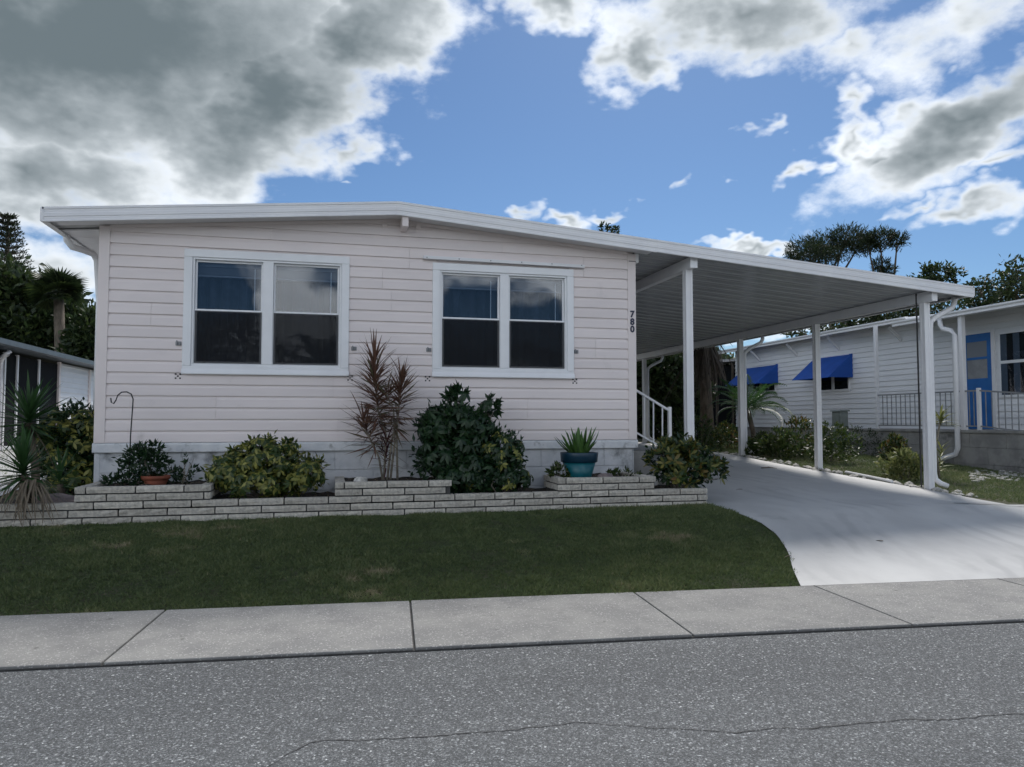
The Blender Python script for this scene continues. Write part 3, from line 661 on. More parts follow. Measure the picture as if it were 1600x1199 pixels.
wall_run((-1.3, YF), (6.44, YF), ZB - BP, 4, .1)
wall_run((6.39, YF + .06), (6.39, .2), ZB - BP, 4, .3)
wall_run((-1.25, YF + .06), (-1.25, -.1), ZB - BP, 4, .3)
ZR = ZB + 3 * BP
for (xa, xb, yl, yr) in ((.085, 1.25, -.06, -.06), (2.40, 3.56, -.06, -.06), (4.70, 5.82, -.34, -.06)):
    wall_run((xa, YF), (xb, YF), ZR, 2, .35)
    wall_run((xa + .05, YF + .055), (xa + .05, yl), ZR, 2, .1); wall_run((xb - .05, YF + .055), (xb - .05, yr), ZR, 2, .6)
def soil(x0, x1, y0, y1, z):
    nx_, ny_ = max(4, int((x1 - x0) / .08)), 10; vs = [(x0 + (x1 - x0) * i / nx_, y0 + (y1 - y0) * j / ny_, z + rng.normal() * .008 + .02 * math.sin(i * .9) * math.sin(j * 1.3)) for j in range(ny_ + 1) for i in range(nx_ + 1)]
    return MB().add(vs, [(j * (nx_ + 1) + i, j * (nx_ + 1) + i + 1, (j + 1) * (nx_ + 1) + i + 1, (j + 1) * (nx_ + 1) + i) for j in range(ny_) for i in range(nx_)]).build('soil', soil_m, planter, smooth=True)
soil(-1.2, 6.34, YF + .04, .0, ZB + 3 * BP - .05)
for a, b in ((.17, 1.17), (2.48, 3.48), (4.78, 5.74)): soil(a, b, YF + .04, -.0, ZR + 2 * BP - .045)
SOILZ = ZB + 3 * BP - .05; SOILR = ZR + 2 * BP - .045
# ================================================================= lawn
def vnoise(x, y, cell, seed):
    g = np.random.default_rng(seed).uniform(-1, 1, (256, 256)); u = x / cell; v = y / cell; i = np.floor(u).astype(int); j = np.floor(v).astype(int); a = u - i; b = v - j
    a = a * a * (3 - 2 * a); b = b * b * (3 - 2 * b); G = lambda p, q: g[p % 256, q % 256]
    return (G(i, j) * (1 - a) + G(i + 1, j) * a) * (1 - b) + (G(i, j + 1) * (1 - a) + G(i + 1, j + 1) * a) * b
def blades(n, x0, x1, y0, y1, keep, h=.034, name='grass', label=None):
    x = rng.uniform(x0, x1, n); y = rng.uniform(y0, y1, n); k = keep(x, y); x = x[k]; y = y[k]; n = len(x)
    # mown turf: uneven, with thin and straw coloured patches
    f = .7 * vnoise(x, y, .9, 1) + .8 * vnoise(x, y, .30, 2) + .8 * vnoise(x, y, .10, 3)
    worn = np.exp(-(((x - on_y(850, 815, -1.25)[0]) / .34) ** 2 + ((y + 1.20) / .09) ** 2))
    dry = np.clip(vnoise(x, y, .55, 5) * .8 + vnoise(x, y, .14, 6) * .6 - .45, 0, 1)
    k = rng.uniform(size=n) > np.maximum(worn * .95, dry * .5); x, y, f, dry = x[k], y[k], f[k], dry[k]; n = len(x)
    P = np.stack([x, y, gz(x, y) - .004], 1); D = np.stack([rng.normal(size=n) * .75, rng.normal(size=n) * .75, np.ones(n) * .8], 1)
    tint = np.clip(.34 + .20 * f + rng.normal(size=n) * .17 + .9 * dry, 0, .995)
    o = leaves_mesh(name, P, D, np.stack([rng.normal(size=n), rng.normal(size=n), np.zeros(n)], 1), h * rng.uniform(.5, 1.3, n) * np.clip(1 + .45 * f, .45, 1.8), .0062 * rng.uniform(.7, 1.5, n), tint, grass_m, fold=0)
    o['kind'] = 'stuff'
    if label: o['label'] = label; o['category'] = 'grass'
    return o
def front_keep(x, y):
    e = edge_dist(x, y); return (e > -.015 + .028 * rng.normal(size=len(x))) & (y < -.90) & (~in_drive(x - .012 * rng.normal(size=len(x)), y) | (y > 0)) & (x < 6.6)
blades(520000, -3.2, 6.6, -3.7, -.88, front_keep, label='mown green front lawn between the planter and the sidewalk')
blades(70000, -9, -1.3, -3.2, 9, lambda x, y: (edge_dist(x, y) > 0), h=.06, label='grass beside the home on the left')
def right_keep(x, y): return (edge_dist(x, y) > 0) & ~in_drive(x, y) & (x > np.interp(y, B[:, 1], B[:, 0]) + .05) & (x < 15.0)
blades(130000, 10, 15.2, -3.5, 9, right_keep, h=.05, label='grass strip between the driveway and the white neighbouring home')

# ================================================================= plants: builders
def strip_leaf(L, W, droop, seg=5, fold=.18, tipw=.08, base=.55):
    """one long leaf along +x, curving down, as a folded strip"""
    vs = []; x = z = 0.0; a = 0.0
    for i in range(seg + 1):
        t = i / seg; w = W * (base + (1 - base) * min(1, t * 3.2)) * (1 - t) ** .55 if t < 1 else W * tipw * .3
        vs += [(x, -w / 2, z + w * fold), (x, 0, z), (x, w / 2, z + w * fold)]
        a -= droop / seg; x += L / seg * math.cos(a); z += L / seg * math.sin(a)
    fs = []
    for i in range(seg): b = i * 3; fs += [(b, b + 3, b + 4, b + 1), (b + 1, b + 4, b + 5, b + 2)]
    return vs, fs
def leaf_obj(vf, m, name='leaf', tint=None):
    me = bpy.data.meshes.new(name); me.from_pydata([tuple(map(float, v)) for v in vf[0]], [], vf[1]); me.materials.append(m)
    a = me.attributes.new('tint', 'FLOAT', 'POINT'); n = len(me.vertices)
    a.data.foreach_set('value', np.full(n, .2) if tint is None else np.asarray(tint, float)); me.update()
    me.polygons.foreach_set('use_smooth', [True] * len(me.polygons)); return me
def place(me, parent, p, rot, sc=1.0, name='leaf'):
    o = bpy.data.objects.new(name, me); col.objects.link(o); o.parent = parent
    o.location = [float(v) for v in np.array(p) - org(parent)]; o.rotation_euler = rot; o.scale = (sc, sc, sc); return o
def rosette(parent, me_list, base, tip, n, el_lo, el_hi, sc=(.8, 1.15), az0=0, azs=math.pi):
    """leaves up a stem from base to tip; the upper ones stand, the lower ones spread"""
    base = np.array(base); tip = np.array(tip)
    for i in range(n):
        t = (i + random.random()) / n; p = base + (tip - base) * t
        e = el_lo + (el_hi - el_lo) * t ** 1.1 + random.gauss(0, .12); a = az0 + (i * 2.39996 + random.uniform(-.3, .3) if azs > 3 else random.uniform(-azs, azs))
        place(random.choice(me_list), parent, p, (random.uniform(-.3, .3), -e, a), random.uniform(*sc))
def whorl(nl, L, W, droop, stops, m):
    """a compound leaf: leaflets round the end of a stalk"""
    vs, fs, tt = [], [], []
    for k in range(nl):
        a = 2 * math.pi * k / nl + random.uniform(-.15, .15); l = L * random.uniform(.8, 1.1); dr = droop + random.uniform(-.15, .15)
        q = [(0, 0, 0), (.14, 0, 0), (.45, -.5, .06), (.45, 0, 0), (.45, .5, .06), (.78, -.36, .04), (.78, 0, 0), (.78, .36, .04), (1, 0, 0)]
        o = len(vs); tn = random.choice(stops)
        for (x, y, z) in q:
            X = x * l; Z = -math.sin(dr) * X - .35 * dr * x * x * l + z * W; Y = y * W; X *= math.cos(dr)
            vs.append((X * math.cos(a) - Y * math.sin(a), X * math.sin(a) + Y * math.cos(a), Z)); tt.append(tn)
        fs += [tuple(o + i for i in f) for f in ((0, 1, 2), (0, 4, 1), (1, 3, 2), (1, 4, 3), (2, 3, 6, 5), (3, 4, 7, 6), (5, 6, 8), (6, 7, 8))]
    return leaf_obj((vs, fs), m, tint=tt)
def bush(name, label, base, clumps, me_list, n, stems, inner_m, inner_n, fill_L=.09, sc=(.8, 1.2), tilt=.7):
    """clumps in metres from base: (x,y,z,rx,ry,rz); whole compound leaves on the outside, smaller foliage inside"""
    t = thing(name, label, 'shrub', base); base = np.array(base)
    wts = np.array([(c[3] * c[5]) for c in clumps]); wts = wts / wts.sum(); m = MB()
    for c in clumps:
        for _ in range(stems):
            b = base + np.array((random.uniform(-.06, .06), random.uniform(-.04, .04), -.03)); e = base + np.array(c[:3]) + rng.normal(size=3) * np.array(c[3:6]) * .35
            mid = (b + e) / 2 + rng.normal(size=3) * .03; m.tube([b, mid, e], [.011, .008, .004], 6)
    m.build('stem', stem_m, t, smooth=True)
    for c, w in zip(clumps, wts):
        for _ in range(int(n * w)):
            d = unit(1)[0]; d[2] = abs(d[2]) * 1.0 - .42 * random.random() if random.random() < .85 else d[2]; d[1] = -abs(d[1]) if random.random() < .62 else d[1]
            d /= np.linalg.norm(d); r = random.uniform(.72, 1.06); p = base + np.array(c[:3]) + d * np.array(c[3:6]) * r
            q = Vector((0, 0, 1)).lerp(Vector(d), tilt).to_track_quat('Z', 'Y').to_euler()
            q = (Vector((0, 0, 1)).lerp(Vector(d), tilt).to_track_quat('Z', 'Y') @ Euler((0, 0, random.uniform(0, 6.28))).to_quaternion()).to_euler()
            place(random.choice(me_list), t, p, q, random.uniform(*sc))
    if inner_n:
        big = [tuple(base + np.array(c[:3])) + tuple(np.array(c[3:6]) * .86) for c in clumps]
        leaves_mesh('foliage', *blob_leaves(big, inner_n, fill_L, fill_L * .42), inner_m, t, stuff=True)
    return t
def crown(parent, clumps, n, L, W, m, name='crown', up=.2, sub=14, spread=.3):
    return leaves_mesh(name, *blob_leaves(clumps, n, L, W, up=up, sub=sub, spread=spread), m, parent, stuff=False)

random.seed(11)
sch = [whorl(8, .085, .034, .35, (.05, .5, .66, .78, .2), sch_m) for _ in range(4)] + [whorl(7, .075, .032, .5, (.1, .3, .7, .55), sch_m) for _ in range(3)]
schd = [whorl(8, .105, .038, .45, (.1, .3, .6, .75), schd_m) for _ in range(5)]
YB = -.45
def pb(px, y=YB, z=SOILZ):                                         # base of a plant in the planter, seen at bearing px
    return np.array((on_y(px, 740, y)[0], y, z))
# variegated umbrella shrub left of the middle
bush('umbrella_shrub', 'wide rounded variegated yellow and green umbrella shrub before the left window', pb(418, -.50),
     [(-.32, 0, .26, .30, .28, .22), (.0, .0, .36, .34, .30, .26), (.34, 0, .24, .26, .26, .20), (-.02, -.1, .17, .48, .28, .18), (-.05, .02, .54, .14, .15, .11), (.20, .02, .50, .12, .14, .09), (-.30, .02, .44, .10, .12, .08)], sch, 290, 4, sch_m, 2600, .075, sc=(.75, 1.1))
# tall dark one with a variegated shoulder
bush('umbrella_shrub', 'tall dark green umbrella shrub between the right window and the teal pot', pb(722, -.46),
     [(-.05, 0, .72, .42, .34, .30), (-.18, 0, .38, .34, .32, .32), (-.04, 0, 1.06, .15, .16, .09), (.30, .0, .95, .14, .16, .09), (-.30, .0, .90, .10, .12, .07), (-.04, -.26, .18, .30, .12, .14), (-.28, 0, .70, .22, .24, .22), (.05, -.12, .25, .38, .26, .28), (-.02, 0, .5, .44, .34, .34)], schd, 270, 5, schd_m, 3600, .09, sc=(.8, 1.15))
bush('umbrella_shrub', 'low variegated umbrella shrub growing against the tall dark shrub', pb(778, -.55),
     [(0, 0, .42, .30, .26, .28), (.05, 0, .18, .34, .26, .2), (-.32, -.08, .22, .22, .2, .24)], schd + sch[:4], 170, 4, schd_m, 1700, .07, sc=(.65, 1.0))
# croton-like shrub at the right end of the planter
bush('croton_shrub', 'dark green shrub with broad upright leaves at the right planter end', pb(1060, -.52),
     [(-.12, 0, .32, .24, .24, .24), (.24, 0, .26, .26, .24, .20), (.0, 0, .46, .20, .2, .18), (.42, 0, .22, .16, .18, .12), (.0, -.1, .15, .3, .2, .16)],
     [whorl(6, .12, .042, -.35, (.05, .3, .5, .62), crot_m) for _ in range(4)], 130, 5, schd_m, 1200, .08, sc=(.7, 1.05))

# red leaved dracaena: stems and heads
cord = thing('red_dracaena', 'tall spiky burgundy leaved dracaena between the two windows', 'plant', pb(607, -.42, SOILR))
cl = [leaf_obj(strip_leaf(l, .029, d), cord_m) for l, d in ((.36, .25), (.42, .5), (.33, .8), (.40, .1))]
rl = [leaf_obj(strip_leaf(l, .022, d), red_m) for l, d in ((.26, .3), (.30, .6))]
def c3(px, py, y=-.42): return on_y(px, py, y)
sm = MB(); b0 = org(cord)
heads = [((600, 745), (603, 680), (590, 640), (584, 565)), ((605, 745), (612, 690), (622, 650), (627, 590)), ((598, 745), (592, 715), (580, 690), (566, 662)), ((610, 746), (617, 690), (615, 640), (600, 610)), ((621, 746), (620, 690), (621, 650), (618, 630))]
for h in heads: sm.tube([c3(h[0][0], 750), c3(*h[1]), c3(*h[2]), c3(*h[3])], [.013, .011, .010, .008], 7)
sm.build('stem', stem_m, cord, smooth=True)
rosette(cord, cl, c3(592, 668), c3(584, 566), 110, -.15, 1.45, (.75, 1.1))
rosette(cord, cl, c3(622, 655), c3(628, 594), 70, -.1, 1.40, (.6, .92))
rosette(cord, cl, c3(586, 700), c3(566, 655), 48, -.2, 1.1, (.7, 1.05))
rosette(cord, rl, c3(603, 735), c3(604, 690), 36, 0, 1.35, (.6, 1.0))
fp_, fd_ = [], []
for (b_, t_, n_, lo_, hi_) in (((594, 690), (584, 575), 90, -.6, 1.2), ((622, 670), (628, 600), 60, -.5, 1.2), ((614, 665), (604, 612), 50, -.7, .9), ((588, 706), (568, 664), 30, -.5, .8)):
    b3, t3 = c3(*b_), c3(*t_)
    for i in range(n_):
        t = random.random(); e = lo_ + (hi_ - lo_) * t + random.gauss(0, .2); a = random.uniform(0, 6.28)
        fp_.append(b3 + (t3 - b3) * t); fd_.append((math.cos(e) * math.cos(a), math.cos(e) * math.sin(a), math.sin(e)))
k = len(fp_); leaves_mesh('foliage', np.array(fp_), np.array(fd_), unit(k), .30 * rng.uniform(.6, 1.1, k), .020, rng.uniform(0, 1, k), cord_m, cord, stuff=True)

# teal pot with a succulent
pot = thing('teal_pot', 'two tone teal and navy glazed pot standing in the raised planter', 'pot', pb(905, -.50, SOILR))
pz = SOILR - .01; pc_ = (org(pot)[0], -.50, pz)
MB().lathe([(.0, .0), (.130, .0), (.135, .01), (.185, .185), (.178, .186), (.17, .17), (.0, .16)], pc_, 40).build('pot_body', teal_m, pot, smooth=True)
MB().lathe([(.17, .186), (.192, .187), (.205, .192), (.214, .290), (.211, .298), (.196, .298), (.188, .27), (.0, .265)], pc_, 40).build('pot_rim', navy_m, pot, smooth=True)
MB().lathe([(.188, .272), (.1, .285), (0, .29)], pc_, 24).build('soil', soil_m, pot, smooth=True)
agave = thing('potted_succulent', 'upright green succulent with pointed leaves growing in the teal pot', 'plant', (pc_[0], -.50, pz + .28))
sa = [leaf_obj(strip_leaf(l, w, d, seg=6, fold=.3, base=.6), sans_m, tint=None) for l, w, d in ((.27, .06, -.2), (.24, .055, -.1), (.29, .05, .1))]
sb = [leaf_obj(strip_leaf(.30, .038, -.5, seg=6, fold=.3), sans_m)]
for i in range(26):
    a = i * 2.4; r = .10 * math.sqrt(i / 26) ; e = 1.42 - .35 * (i / 26) + random.gauss(0, .07)
    place(random.choice(sa), agave, (pc_[0] + r * math.cos(a), -.50 + r * math.sin(a), pz + .27), (random.uniform(-.4, .4), -e, a), random.uniform(.85, 1.2))
for a, e, s in ((3.3, .45, 1.05), (2.9, .75, 1.0), (3.6, .6, .95), (.1, .75, 1.1), (-.3, .95, 1.0), (5.2, .6, .9), (.5, .6, .9), (3.1, 1.0, .9)):
    place(sb[0] if s > 1 else sa[0], agave, (pc_[0] + .09 * math.cos(a), -.50 + .09 * math.sin(a), pz + .27), (0, -e, a), s)
# low weeds and stones in the planter
def weed(name, label, base, clumps, n, L, m=shrub_m, cat='plant', stems=8, w=.4, up=.5):
    t = thing(name, label, cat, base); base = np.array(base); s = MB()
    for i in range(stems):
        c = clumps[i % len(clumps)]; e = base + np.array(c[:3]) + rng.normal(size=3) * np.array(c[3:6]) * .6
        s.tube([base + np.array((random.uniform(-.05, .05), 0, -.02)), (base + e) / 2 + rng.normal(size=3) * .02, e], [.006, .004, .002], 5)
    s.build('stem', stem_m, t)
    crown(t, [tuple(base + np.array(c[:3])) + tuple(c[3:6]) for c in clumps], n, L, L * w, m, 'foliage', up=up, sub=8)['kind'] = 'stuff'
    return t
weed('low_weed', 'low green weed at the foot of the teal pot on its left', pb(873, -.55, SOILR), [(0, 0, .05, .13, .1, .07), (-.05, 0, .1, .06, .06, .06)], 260, .06)
weed('low_weed', 'low green weed right of the teal pot in the raised planter', pb(975, -.5, SOILR), [(0, 0, .03, .22, .12, .05)], 240, .05)
def stone(name, label, p, r, m, sx=1.3, sz=.7, cat='stone', seed=0, group=None):
    b = bpy.data.meshes.new(name); import bmesh
    bm = bmesh.new(); bmesh.ops.create_icosphere(bm, subdivisions=2, radius=r); q = np.random.default_rng(seed)
    for v in bm.verts: v.co *= 1 + q.uniform(-.16, .16); v.co.x *= sx; v.co.z *= sz
    bm.to_mesh(b); bm.free(); b.materials.append(m); o = bpy.data.objects.new(name, b); col.objects.link(o); o.location = [float(v) for v in p]
    if label: tag(o, label, cat, group)
    return o
stone('stone', 'grey brown stone lying in the raised planter right of the teal pot', pb(946, -.55, SOILR + .01), .07, rock_m, 1.4, .6, seed=3)
stone('white_stone', 'white pitted stone on the raised planter left of the red dracaena', pb(563, -.70, SOILR + .03), .06, shell_m, 1.2, .75, seed=4)
stone('stone', 'large rounded purple brown stone in the lower planter beside the yucca', pb(82, -.62, SOILZ + .02), .15, rock_m, 1.5, .6, seed=5)
# shepherd hook
h0 = on_y(203, 722, -.35); hk = [on_y(px, py, -.35) for px, py in ((202, 740), (204, 680), (207, 640), (208, 624), (205, 616), (198, 612.5), (190, 613), (184, 618), (181, 626), (177.5, 631), (174, 629), (173, 622))]
tag(MB().tube([np.array((hk[0][0], -.35, SOILZ))] + hk[1:], .0065, 8).build('shepherd_hook', black_m, smooth=True), 'thin black shepherd hook standing in the planter by the left corner', 'hook')
# terracotta pot with sprawling vine
tp = on_y(243, 750, -.42)
tpot = thing('terracotta_pot', 'terracotta pot half hidden by weeds in the left raised planter', 'pot', (tp[0], -.42, SOILR - .02))
MB().lathe([(0, 0), (.085, 0), (.118, .08), (.108, .08), (.0, .07)], org(tpot), 32).build('pot_body', terra_m, tpot, smooth=True)
MB().lathe([(.112, .08), (.132, .082), (.135, .118), (.124, .119), (.11, .10), (0, .095)], org(tpot), 32).build('pot_rim', terra_m, tpot, smooth=True)
weed('trailing_weed', 'dark leafy weed spilling round the terracotta pot and hook', (tp[0] - .10, -.38, SOILR - .01),
     [(-.05, 0, .18, .20, .15, .14), (-.18, 0, .06, .22, .15, .07), (.05, .05, .26, .16, .12, .10), (.0, .06, .38, .14, .1, .05), (.20, .08, .10, .14, .1, .08), (-.12, .05, .30, .14, .1, .10)], 1500, .06, schd_m, stems=16)
weed('trailing_weed', 'thin wiry weed right of the terracotta pot', (on_y(290, 750, -.35)[0], -.35, SOILR - .01), [(0, 0, .12, .12, .08, .10), (.03, 0, .26, .07, .05, .05)], 150, .05, schd_m, stems=9)

# yuccas left
def yucca(label, hp, bp, dead=0, n=70, sc=1.0, L=.46):
    t = thing('yucca', label, 'plant', (bp[0], bp[1], float(bp[2])))
    hp = np.array(hp); bp = np.array(bp); MB().tube([bp - (0, 0, .05), (bp + hp) / 2 + np.array((.02, 0, 0)), hp], [.055 * sc, .045 * sc, .04 * sc], 9).build('trunk', bark_m, t, smooth=True)
    ls = [leaf_obj(strip_leaf(L * k, .048, d, base=.75), yuc_m) for k, d in ((1, .05), (1.05, .25), (.9, .12))]
    rosette(t, ls, hp - np.array((0, 0, .06)), hp + np.array((0, 0, .10)), n, -.55, 1.4, (.75 * sc, 1.1 * sc))
    dl_ = [leaf_obj(strip_leaf(L * k, .026, d, base=.8), dead_m, 'dead_leaf') for k, d in ((.9, .6), (.8, .9), (1, .35))]
    for i in range(dead):
        a = i * 2.4 + random.uniform(-.3, .3); place(random.choice(dl_), t, hp + np.array((.035 * math.cos(a), .035 * math.sin(a), -.05 - .12 * random.random())), (random.uniform(-.5, .5), random.uniform(.5, 1.35), a), random.uniform(.7, 1.05), 'dead_leaf')
    return t
y1 = on_y(45, 662, .35); yucca('tall yucca with a bare grey trunk left of the pink home', y1, (on_y(60, 740, .30)[0], .30, float(gz(-.6, .3))), 14, 110, .88, .52)
y2 = on_y(36, 742, -.80); yy2 = yucca('low yucca with a skirt of dead straw leaves hanging over the planter', y2, (y2[0] + .03, -.74, SOILZ), 16, 84, .92, .40)
dl_ = [leaf_obj(strip_leaf(.46 * k, .020, d, base=.8), dead_m, 'dead_leaf') for k, d in ((1, .7), (.85, 1.0), (1.1, .5))]
for i in range(46):
    a = -math.pi / 2 + random.gauss(.25, .75); place(random.choice(dl_), yy2, y2 + np.array((.10 * math.cos(a) + random.gauss(.06, .06), .10 * math.sin(a) - .04, -.03 - .08 * random.random())), (random.uniform(-.5, .5), random.uniform(.55, 1.0), a), random.uniform(.6, 1.0), 'dead_leaf')
y3 = on_y(93, 760, -.2); yucca('small green yucca in the planter before the left shrub', (y3[0], -.2, SOILZ + .16), (y3[0], -.2, SOILZ), 0, 26, .75, .46)
# shrub at the left corner
bush('corner_shrub', 'yellow green umbrella shrub beside the left corner of the pink home', np.array((-.42, .75, float(gz(-.4, .75)))),
     [(0, 0, .88, .34, .34, .22), (-.08, 0, .50, .34, .34, .30), (.05, -.1, .25, .3, .3, .3), (-.25, 0, .68, .2, .24, .2), (.1, 0, .7, .28, .3, .3)], sch, 230, 5, schd_m, 2600, .08, sc=(.9, 1.25))

# ================================================================= neighbour on the right
def lap_wall(xp, y0, y1, z0, z1, pitch, name, m, parent, side=-1):
    """side wall at x = xp with lap boards, as seen from the driveway"""
    prof = []; z = z0
    while z < z1 - .001: zt = min(z + pitch, z1); prof += [(xp + side * .004, z + .001), (xp + side * .030, z + .002), (xp + side * .006, zt)]; z = zt
    prof = [(xp - side * .06, z0)] + prof + [(xp - side * .06, z1)]
    return MB().add([(p[0], y, p[1]) for y in (y0, y1) for p in prof], [(i, i + 1, len(prof) + i + 1, len(prof) + i) for i in range(len(prof) - 1)] + [tuple(range(len(prof))), tuple(range(len(prof), 2 * len(prof)))[::-1]]).build(name, m, parent)
XN = 15.3
nb = thing('white_home', 'white sided neighbouring home with blue awnings and a blue door', 'house', (XN, 8, .45))
def nq(px, py, x=XN): return on_x(px, py, x)
YL = nq(1150, 600)[1]
lap_wall(XN, 1.0, YL, 1.06, 3.56, .127, 'wall', nbside_m, nb)
MB().box(XN + .065, XN + 5.5, 1.0, 1.08, .3, 3.5).build('front_wall', nbside_m, nb)
MB().box(XN + .065, XN + 5.5, YL - .1, YL, .3, 3.5).build('back_wall', nbside_m, nb)
MB().box(XN + .02, XN + .3, 1.05, YL - .02, .1, 1.058).build('foundation', block_m, nb)
rf = MB().prism([(XN - .42, 3.50), (XN - .42, 3.56), (XN + 2.8, 3.95), (XN + 6, 3.6), (XN + 6, 3.5), (XN + 2.8, 3.86)], 'y', nq(1322, 600)[1] - .01, YL + .4).build('roof', white_m, nb)
ya, yb, yc = nq(1322, 600)[1], nq(1460, 600)[1], 1.0
MB().prism([(XN - .62, 3.46), (XN - .62, 3.535), (XN + 2.8, 3.98), (XN + 6, 3.63), (XN + 6, 3.55), (XN + 2.8, 3.89)], 'y', yb, ya - .012).build('roof', white_m, nb)
MB().prism([(XN - 1.0, 3.30), (XN - 1.0, 3.40), (XN + 2.8, 4.0), (XN + 6, 3.65), (XN + 6, 3.56), (XN + 2.8, 3.90)], 'y', yc - .5, yb - .002).build('roof', white_m, nb)
for (xo, y0, y1, zt) in ((-.43, ya + .0, YL + .4, 3.565), (-.63, yb, ya - .012, 3.54), (-1.01, .5, yb - .004, 3.405)):
    MB().prism([(XN + xo - .06, zt - .10), (XN + xo, zt - .10), (XN + xo, zt), (XN + xo - .09, zt), (XN + xo - .09, zt - .03), (XN + xo - .06, zt - .06)], 'y', y0, y1).build('gutter', white_m, nb)
for px in (1188, 1246, 1312, 1410):                                 # eave braces
    q = nq(px, 540); MB().bar((XN - .03, q[1], 3.12), (XN - .36, q[1] + .01, 3.44), .05, .05).build('brace', white_m, nb)
def nwin(pxa, pxb, pya, pyb, awn):
    a, b = nq(pxa, pya), nq(pxb, pyb); y1, y0 = a[1], b[1]; zt, zb = a[2], b[2]
    w = MB(); fw_ = .06
    w.box(XN - .05, XN - .017, y0, y1, zt - fw_, zt); w.box(XN - .05, XN - .017, y0, y1, zb, zb + fw_); w.box(XN - .05, XN - .017, y0, y0 + fw_, zb + fw_ + .001, zt - fw_ - .001); w.box(XN - .05, XN - .017, y1 - fw_, y1, zb + fw_ + .001, zt - fw_ - .001)
    ym = (y0 + y1) / 2; w.box(XN - .05, XN - .017, ym - .05, ym + .05, zb + fw_ + .001, zt - fw_ - .001)
    w = w.build('window', vinyl_m, nb, bevel=.004)
    for p, q in ((y0 + fw_ + .001, ym - .051), (ym + .051, y1 - fw_ - .001)): MB().box(XN - .034, XN - .024, p, q, zb + fw_ + .001, zt - fw_ - .001).build('glass_pane', nglass_m, w)
    if awn:
        zt2, zlo, pr = awn; y0 -= .1; y1 += .1
        aw = MB().prism([(XN - .02, zt2), (XN - pr, zlo), (XN - pr, zlo - .012), (XN - .02, zt2 - .016)], 'y', y0, y1).build('awning', blue_m, nb)
        MB().add([(XN - .02, y0, zt2 - .001), (XN - pr, y0, zlo), (XN - .02, y0, zlo), (XN - .02, y0 - .006, zt2 - .001), (XN - pr, y0 - .006, zlo), (XN - .02, y0 - .006, zlo)], [(0, 1, 2), (5, 4, 3), (0, 3, 4, 1), (1, 4, 5, 2), (2, 5, 3, 0)]).build('awning_side', blue_m, aw)
        MB().add([(XN - .02, y1, zt2 - .001), (XN - pr, y1, zlo), (XN - .02, y1, zlo), (XN - .02, y1 + .006, zt2 - .001), (XN - pr, y1 + .006, zlo), (XN - .02, y1 + .006, zlo)], [(2, 1, 0), (3, 4, 5), (0, 1, 4, 3), (1, 2, 5, 4), (2, 0, 3, 5)]).build('awning_side', blue_m, aw)
    return w
nglass_m = mat('dark_glass', (.012, .015, .02), rough=.05, spec=.9)
nwin(1278, 1330, 560, 611, (2.98, 2.36, .75))
nwin(1168, 1214, 575, 613, (2.95, 2.36, .75))
# porch: block base, deck, posts, railing, blue door, picture window
yp0, yp1 = 1.0, nq(1390, 660)[1]
pbase = MB().box(XN - .95, XN + .015, yp0, yp1, .05, 1.02).build('porch_base', block_m, nb)
for k, (za, zb_) in enumerate(((.1, .42), (.424, .74), (.744, 1.018))):
    e = list(np.arange(yp0, yp1 - .2, .8) + (.4 if k % 2 else 0)); e = [yp0] + [v for v in e if v > yp0 + .1] + [yp1]
    for a, b in zip(e[:-1], e[1:]): MB().box(XN - .974, XN - .9505, a + .004, b - .004, za, zb_).build('block', block_m, pbase, bevel=.006)
MB().box(XN - 1.0, XN + .01, yp0 - .03, yp1 + .03, 1.0205, 1.075).build('porch_deck', block_m, nb, bevel=.008)
XR = XN - .93
for px, w_ in ((1370, .07), (1505, .09)):
    q = nq(px, 600, XR)[1]; MB().box(XR - w_ / 2, XR + w_ / 2, q - w_ / 2, q + w_ / 2, 1.0755, 3.42 if px < 1400 else 3.32).build('porch_post', white_m, nb, bevel=.004)
def railing(y0, y1, za0, za1, drop=.78):
    r = MB().bar((XR, y0, za0), (XR, y1, za1), .03, .03).build('railing', gray_m, nb)
    MB().bar((XR, y0, za0 - drop + .1), (XR, y1, za1 - drop + .1), .025, .025).build('bottom_rail', gray_m, r)
    k = max(3, int(abs(y1 - y0) / .13))
    for i in range(1, k): t = i / k; y = y0 + (y1 - y0) * t; z = za0 + (za1 - za0) * t; MB().bar((XR, y, z - .015), (XR, y, z - drop + .11), .014, .014).build('baluster', gray_m, r)
railing(nq(1372, 610, XR)[1], nq(1503, 610, XR)[1], 1.83, 1.83)
ye = nq(1528, 610, XR)[1]; railing(nq(1507, 610, XR)[1], ye, 1.83, 1.83); railing(ye - .03, 1.0, 1.83, 1.62)
MB().box(XR - .03, XR + .03, ye - .045, ye + .015, 1.0755, 1.88).build('railing_post', white_m, nb, bevel=.004)
